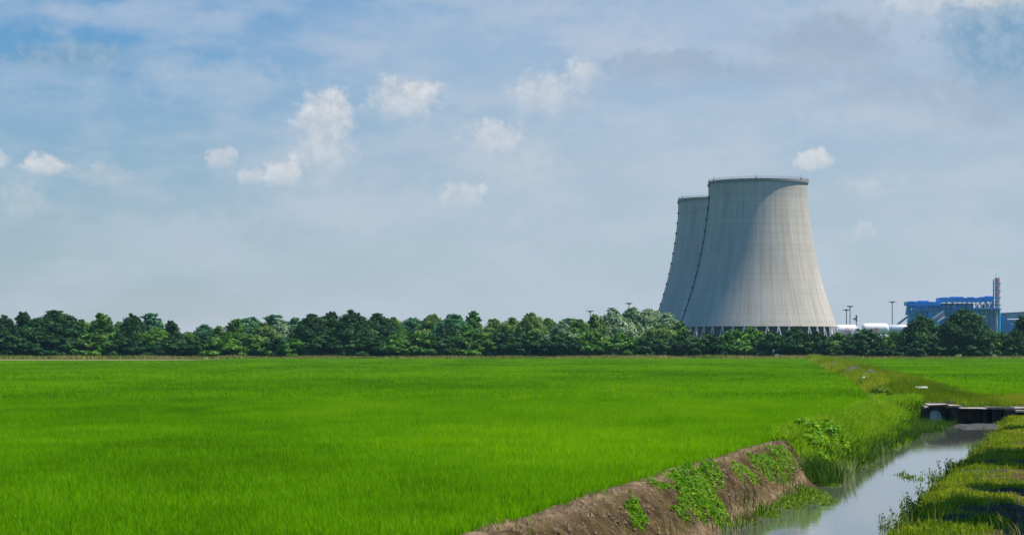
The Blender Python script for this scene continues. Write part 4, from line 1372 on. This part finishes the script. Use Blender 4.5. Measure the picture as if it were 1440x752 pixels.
p = at(1297, 556.5, WD + 16)
c_ = MB(); sl_ = Vector((p.x, p.y, float(zland(p.x, p.y)) + 0.15))
c_.hexa([sl_ + Vector(q) for q in ((-.38, -.14, -.03), (.30, -.14, -.03), (.30, .14, .07), (-.38, .14, .07), (-.38, -.14, 0.0), (.30, -.14, 0.0), (.30, .14, .10), (-.38, .14, .10))])
tag(c_.build('white_board', M['whiteplastic']), 'flat white board lying in the weeds above the culvert', 'board')
p = at(1215, 542.5, 190); p.z = float(zland(p.x, p.y))
c_ = MB(); lump(c_, p + Vector((0, 0, 0.15)), 0.20, 0.18, 0.26, seed=3)
tag(c_.build('plastic_bag', M['whiteplastic'], smooth=True), 'small crumpled white bag among the dyke weeds', 'bag')
for q, (px, py, lab) in enumerate(((1127, 658.5, 'larger white scrap on the bare earth bank'), (1115, 660.5, 'smaller pale scrap left of the larger one on the earth bank'))):
    p = ground_at(px, py)
    c_ = MB(); lump(c_, p, 0.065 - 0.02 * q, 0.05, 0.035, 7, 11 + q)
    tag(c_.build('plastic_scrap', M['whiteplastic'], smooth=True), lab, 'litter', 'scraps on the earth bank')


# ------------------------------------------------------------------ single plants by the ditch
def leafy_bush(px, py, wm, hm, dep, label, mat='bush_leaf', leaf=0.10, n=16, cat='bush', group='leafy bushes on the left bank', seed=1, name='leafy_bush', pos=None):
    global rng
    rng = np.random.default_rng(900 + seed)
    p = pos if pos is not None else ground_at(px, py)
    root = empty(name, p, label, cat, group)
    cs, rs = [], []
    for q in range(n):
        a, rr = rng.uniform(0, 2 * PI), math.sqrt(rng.uniform(0, 1))
        x, y = wm / 2 * rr * math.cos(a), dep / 2 * rr * math.sin(a)
        gz = float(zland(p.x + x, p.y + y)) - p.z
        cs.append((x, y, gz + hm * rng.uniform(0.15, 0.9) * (1 - 0.55 * rr)))
        rs.append(hm * rng.uniform(0.22, 0.40))
    mb = MB()
    for c, r in zip(cs, rs):
        k = max(14, int(46 * (r / leaf) ** 1.2))
        d = rng.normal(0, 1, (k, 3)); d /= np.linalg.norm(d, axis=1)[:, None]
        P = np.asarray(c) + d * (r * rng.uniform(0.45, 1.1, k))[:, None]
        leaves(mb, P, d + np.array([0, 0, 0.6]), leaf, np.clip(rng.normal(0.5 + rng.normal(0, 0.1), 0.2, k), 0, 1), 1.5)
    mb.build('foliage', M[mat], root)
    st = MB()
    for c in cs[::2]:
        gz = float(zland(p.x + c[0], p.y + c[1])) - p.z
        st.tube((c[0] * 0.8, c[1] * 0.8, gz - 0.05), c, 0.012, 0.006, 5, False)
    st.build('stems', M['stem'], root)
    return root


leafy_bush(1148, 640, 0.95, 0.75, 3.2, 'large leaved green bush where the bare earth bank ends', leaf=0.15, n=26, seed=1)
leafy_bush(1170, 622, 0.9, 0.7, 3.6, 'leafy bush behind the large leaved one on the left bank', leaf=0.13, n=20, seed=2)
leafy_bush(1238, 562, 0.9, 0.8, 4.0, 'dark leafy shrub standing at the crest beside the rice corner', 'weed', leaf=0.16, n=22, seed=3)


def leaf_mat_plant(u0, y0, ru, ry, n, hmax, label, seed, leaf=0.048):
    """a low mat of leaves creeping over the bank, ragged outline"""
    global rng
    rng = np.random.default_rng(700 + seed)
    p = Vector((float(edge(y0)) + u0, y0, float(land(u0, y0))))
    k = n * 3
    u, y = u0 + rng.uniform(-1.2, 1.2, k) * ru, y0 + rng.uniform(-1.2, 1.2, k) * ry
    d = np.hypot((u - u0) / ru, (y - y0) / ry) + 2.0 * (fbm(u * 2.2, y * 0.8, 300 + seed) - 0.5)
    ok = d + 0.55 * rng.random(k) ** 3 < 0.98
    u, y, d = u[ok][:n], y[ok][:n], d[ok][:n]
    x = u + edge(y)
    hgt = hmax * np.clip(1.1 - d, 0.1, 1) * (0.1 + 2.0 * fbm(x * 3.6, y * 1.8, 320 + seed) ** 1.6) * rng.uniform(0.3, 1, len(u)) ** 0.5
    P = np.stack([x - p.x, y - p.y, land(u, y) - p.z + hgt], -1)
    mb = MB()
    leaves(mb, P, rng.normal(0, 0.4, (len(u), 3)) + np.array([0, -0.25, 1.0]), leaf, np.clip(rng.normal(0.5, 0.2, len(u)) + 0.5 * (fbm(x * 1.5, y, 330) - 0.5), 0, 1), 1.5)
    o = tag(mb.build('leafy_mat', M['bush_leaf']), label, 'plant', 'leafy mats on the earth bank')
    o.location = p


def on_bank(px, py):
    p = ground_at(px, py)
    return p.x - float(edge(p.y)), p.y


leaf_mat_plant(*on_bank(1078, 661), 0.40, 4.2, 3400, 0.22, 'long bright green mat of leaves farthest up the earth bank', 4)
leaf_mat_plant(*on_bank(985, 694), 0.58, 3.2, 6000, 0.34, 'widest bright green mat of leaves on the earth bank', 5)
leaf_mat_plant(*on_bank(960, 676), 0.25, 2.0, 1300, 0.2, 'small green mat at the bank crest left of the widest mat', 6)
leaf_mat_plant(*on_bank(893, 730), 0.20, 0.8, 700, 0.3, 'small tuft of leaves alone on the bare earth bank', 7)


def violet_shrub(px, y0, w, hm, n, label, seed):
    global rng
    rng = np.random.default_rng(800 + seed)
    x0 = at(px, 0, y0).x
    p = Vector((x0, y0, float(zland(x0, y0))))
    root = empty('violet_shrub', p, label, 'shrub', 'violet shrubs on the dyke')
    a, r = rng.uniform(0, 2 * PI, n), np.sqrt(rng.random(n))
    x, y = x0 + w / 2 * r * np.cos(a), y0 + w * 1.5 * r * np.sin(a)
    P = np.stack([x - x0, y - y0, zland(x, y) - p.z - 0.03], -1)
    h = hm * (1.1 - 0.7 * r) * rng.uniform(0.5, 1.1, n)
    mb = MB()
    blades(mb, P, h, rng.uniform(0.03, 0.07, n), rng.uniform(0.05, 0.5, n), np.clip(rng.normal(0.35, 0.25, n), 0, 1), 2)
    mb.build('stalks', M['violet_weed'], root)
    k = n * 2
    a, r = rng.uniform(0, 2 * PI, k), np.sqrt(rng.random(k))
    x, y = x0 + w / 2 * r * np.cos(a), y0 + w * 1.5 * r * np.sin(a)
    z = zland(x, y) - p.z + hm * (1.1 - 0.7 * r) * rng.uniform(0.5, 1.0, k)
    fl = MB()
    leaves(fl, np.stack([x - x0, y - y0, z], -1), rng.normal(0, 1, (k, 3)), 0.075, np.clip(rng.normal(0.75, 0.2, k), 0, 1), 1.6)
    fl.build('flower_heads', M['violet_weed'], root)


violet_shrub(1200, 250, 2.0, 0.75, 420, 'widest grey violet shrub in the middle of the dyke weeds', 1)
violet_shrub(1172, 330, 1.6, 0.8, 260, 'small grey violet shrub far along the dyke', 2)
violet_shrub(1224, 205, 1.1, 0.7, 260, 'grey violet shrub nearest the culvert, above the white bag', 3)


def weed(px, py, h, label, seed, n=7, name='weed_plant'):
    """a tall stalky weed: several leaning stems with leaves up their length"""
    global rng
    rng = np.random.default_rng(500 + seed)
    p = ground_at(px, py)
    root = empty(name, p, label, 'weed', 'tall weeds on the right edge of the ditch')
    st, mb = MB(), MB()
    for q in range(n):
        a = rng.uniform(0, 2 * PI)
        hh = h * rng.uniform(0.55, 1.0)
        b0 = Vector((rng.uniform(-.14, .14), rng.uniform(-.7, .7), -0.03))
        tp = b0 + Vector((math.cos(a) * hh * 0.28, math.sin(a) * hh * 0.28, hh))
        st.tube(b0, tp, 0.007, 0.003, 5, False)
        k = 16
        t = rng.uniform(0.12, 1.0, k)
        P = np.array(b0) + (np.array(tp) - np.array(b0)) * t[:, None] + rng.normal(0, 0.035, (k, 3))
        leaves(mb, P, rng.normal(0, 1, (k, 3)) + np.array([0, 0, 0.4]), 0.034 * (1.3 - 0.6 * t), np.clip(rng.normal(0.45, 0.2, k), 0, 1), 2.2)
    st.build('stems', M['stem'], root)
    mb.build('foliage', M['weed'], root)


for q, (px, py, h, lab) in enumerate([
    (1252, 752, 0.75, 'sparse tall weed at the bottom edge of the photo'),
    (1268, 742, 0.70, 'stalky weed second from the bottom edge beside the water'),
    (1279, 731, 0.85, 'tall weed overlapping the water low on the right bank'),
    (1288, 720, 0.55, 'short weed above the overlapping one on the right bank'),
    (1297, 705, 0.70, 'weed left of the middle shadow stripe on the right bank'),
    (1309, 692, 0.95, 'tallest weed of the right bank, its tip over the water'),
    (1318, 682, 0.60, 'bushy weed just behind the tallest one'),
    (1333, 668, 0.80, 'slender weed with tip over the water, midway along the bank'),
    (1345, 658, 0.45, 'low weed beyond the slender one'),
    (1366, 643, 0.70, 'dark weed clump farther along the right bank'),
    (1378, 632, 0.60, 'weed between the dark clump and the mud bar'),
    (1392, 621, 0.75, 'farthest weed of the right bank, nearest the culvert'),
]):
    weed(px, py, h * 0.62, lab, q, 9 if q % 3 else 13)

# ------------------------------------------------------------------ air
hz = MB()
hz.box(-1900, 1900, -60, 3390, -3.0, 135.0)
m = bpy.data.materials.new('air')
m.use_nodes = True
m.node_tree.nodes.clear()
o_ = m.node_tree.nodes.new('ShaderNodeOutputMaterial')
v_ = m.node_tree.nodes.new('ShaderNodeVolumePrincipled')
v_.inputs['Color'].default_value = (0.45, 0.82, 1.0, 1)
v_.inputs['Density'].default_value = 0.00004
v_.inputs['Anisotropy'].default_value = 0.2
m.node_tree.links.new(v_.outputs[0], o_.inputs['Volume'])
HAZE = True
if HAZE:
    tag(hz.build('haze', m), 'thin blue haze over the fields', 'haze', None, 'stuff')
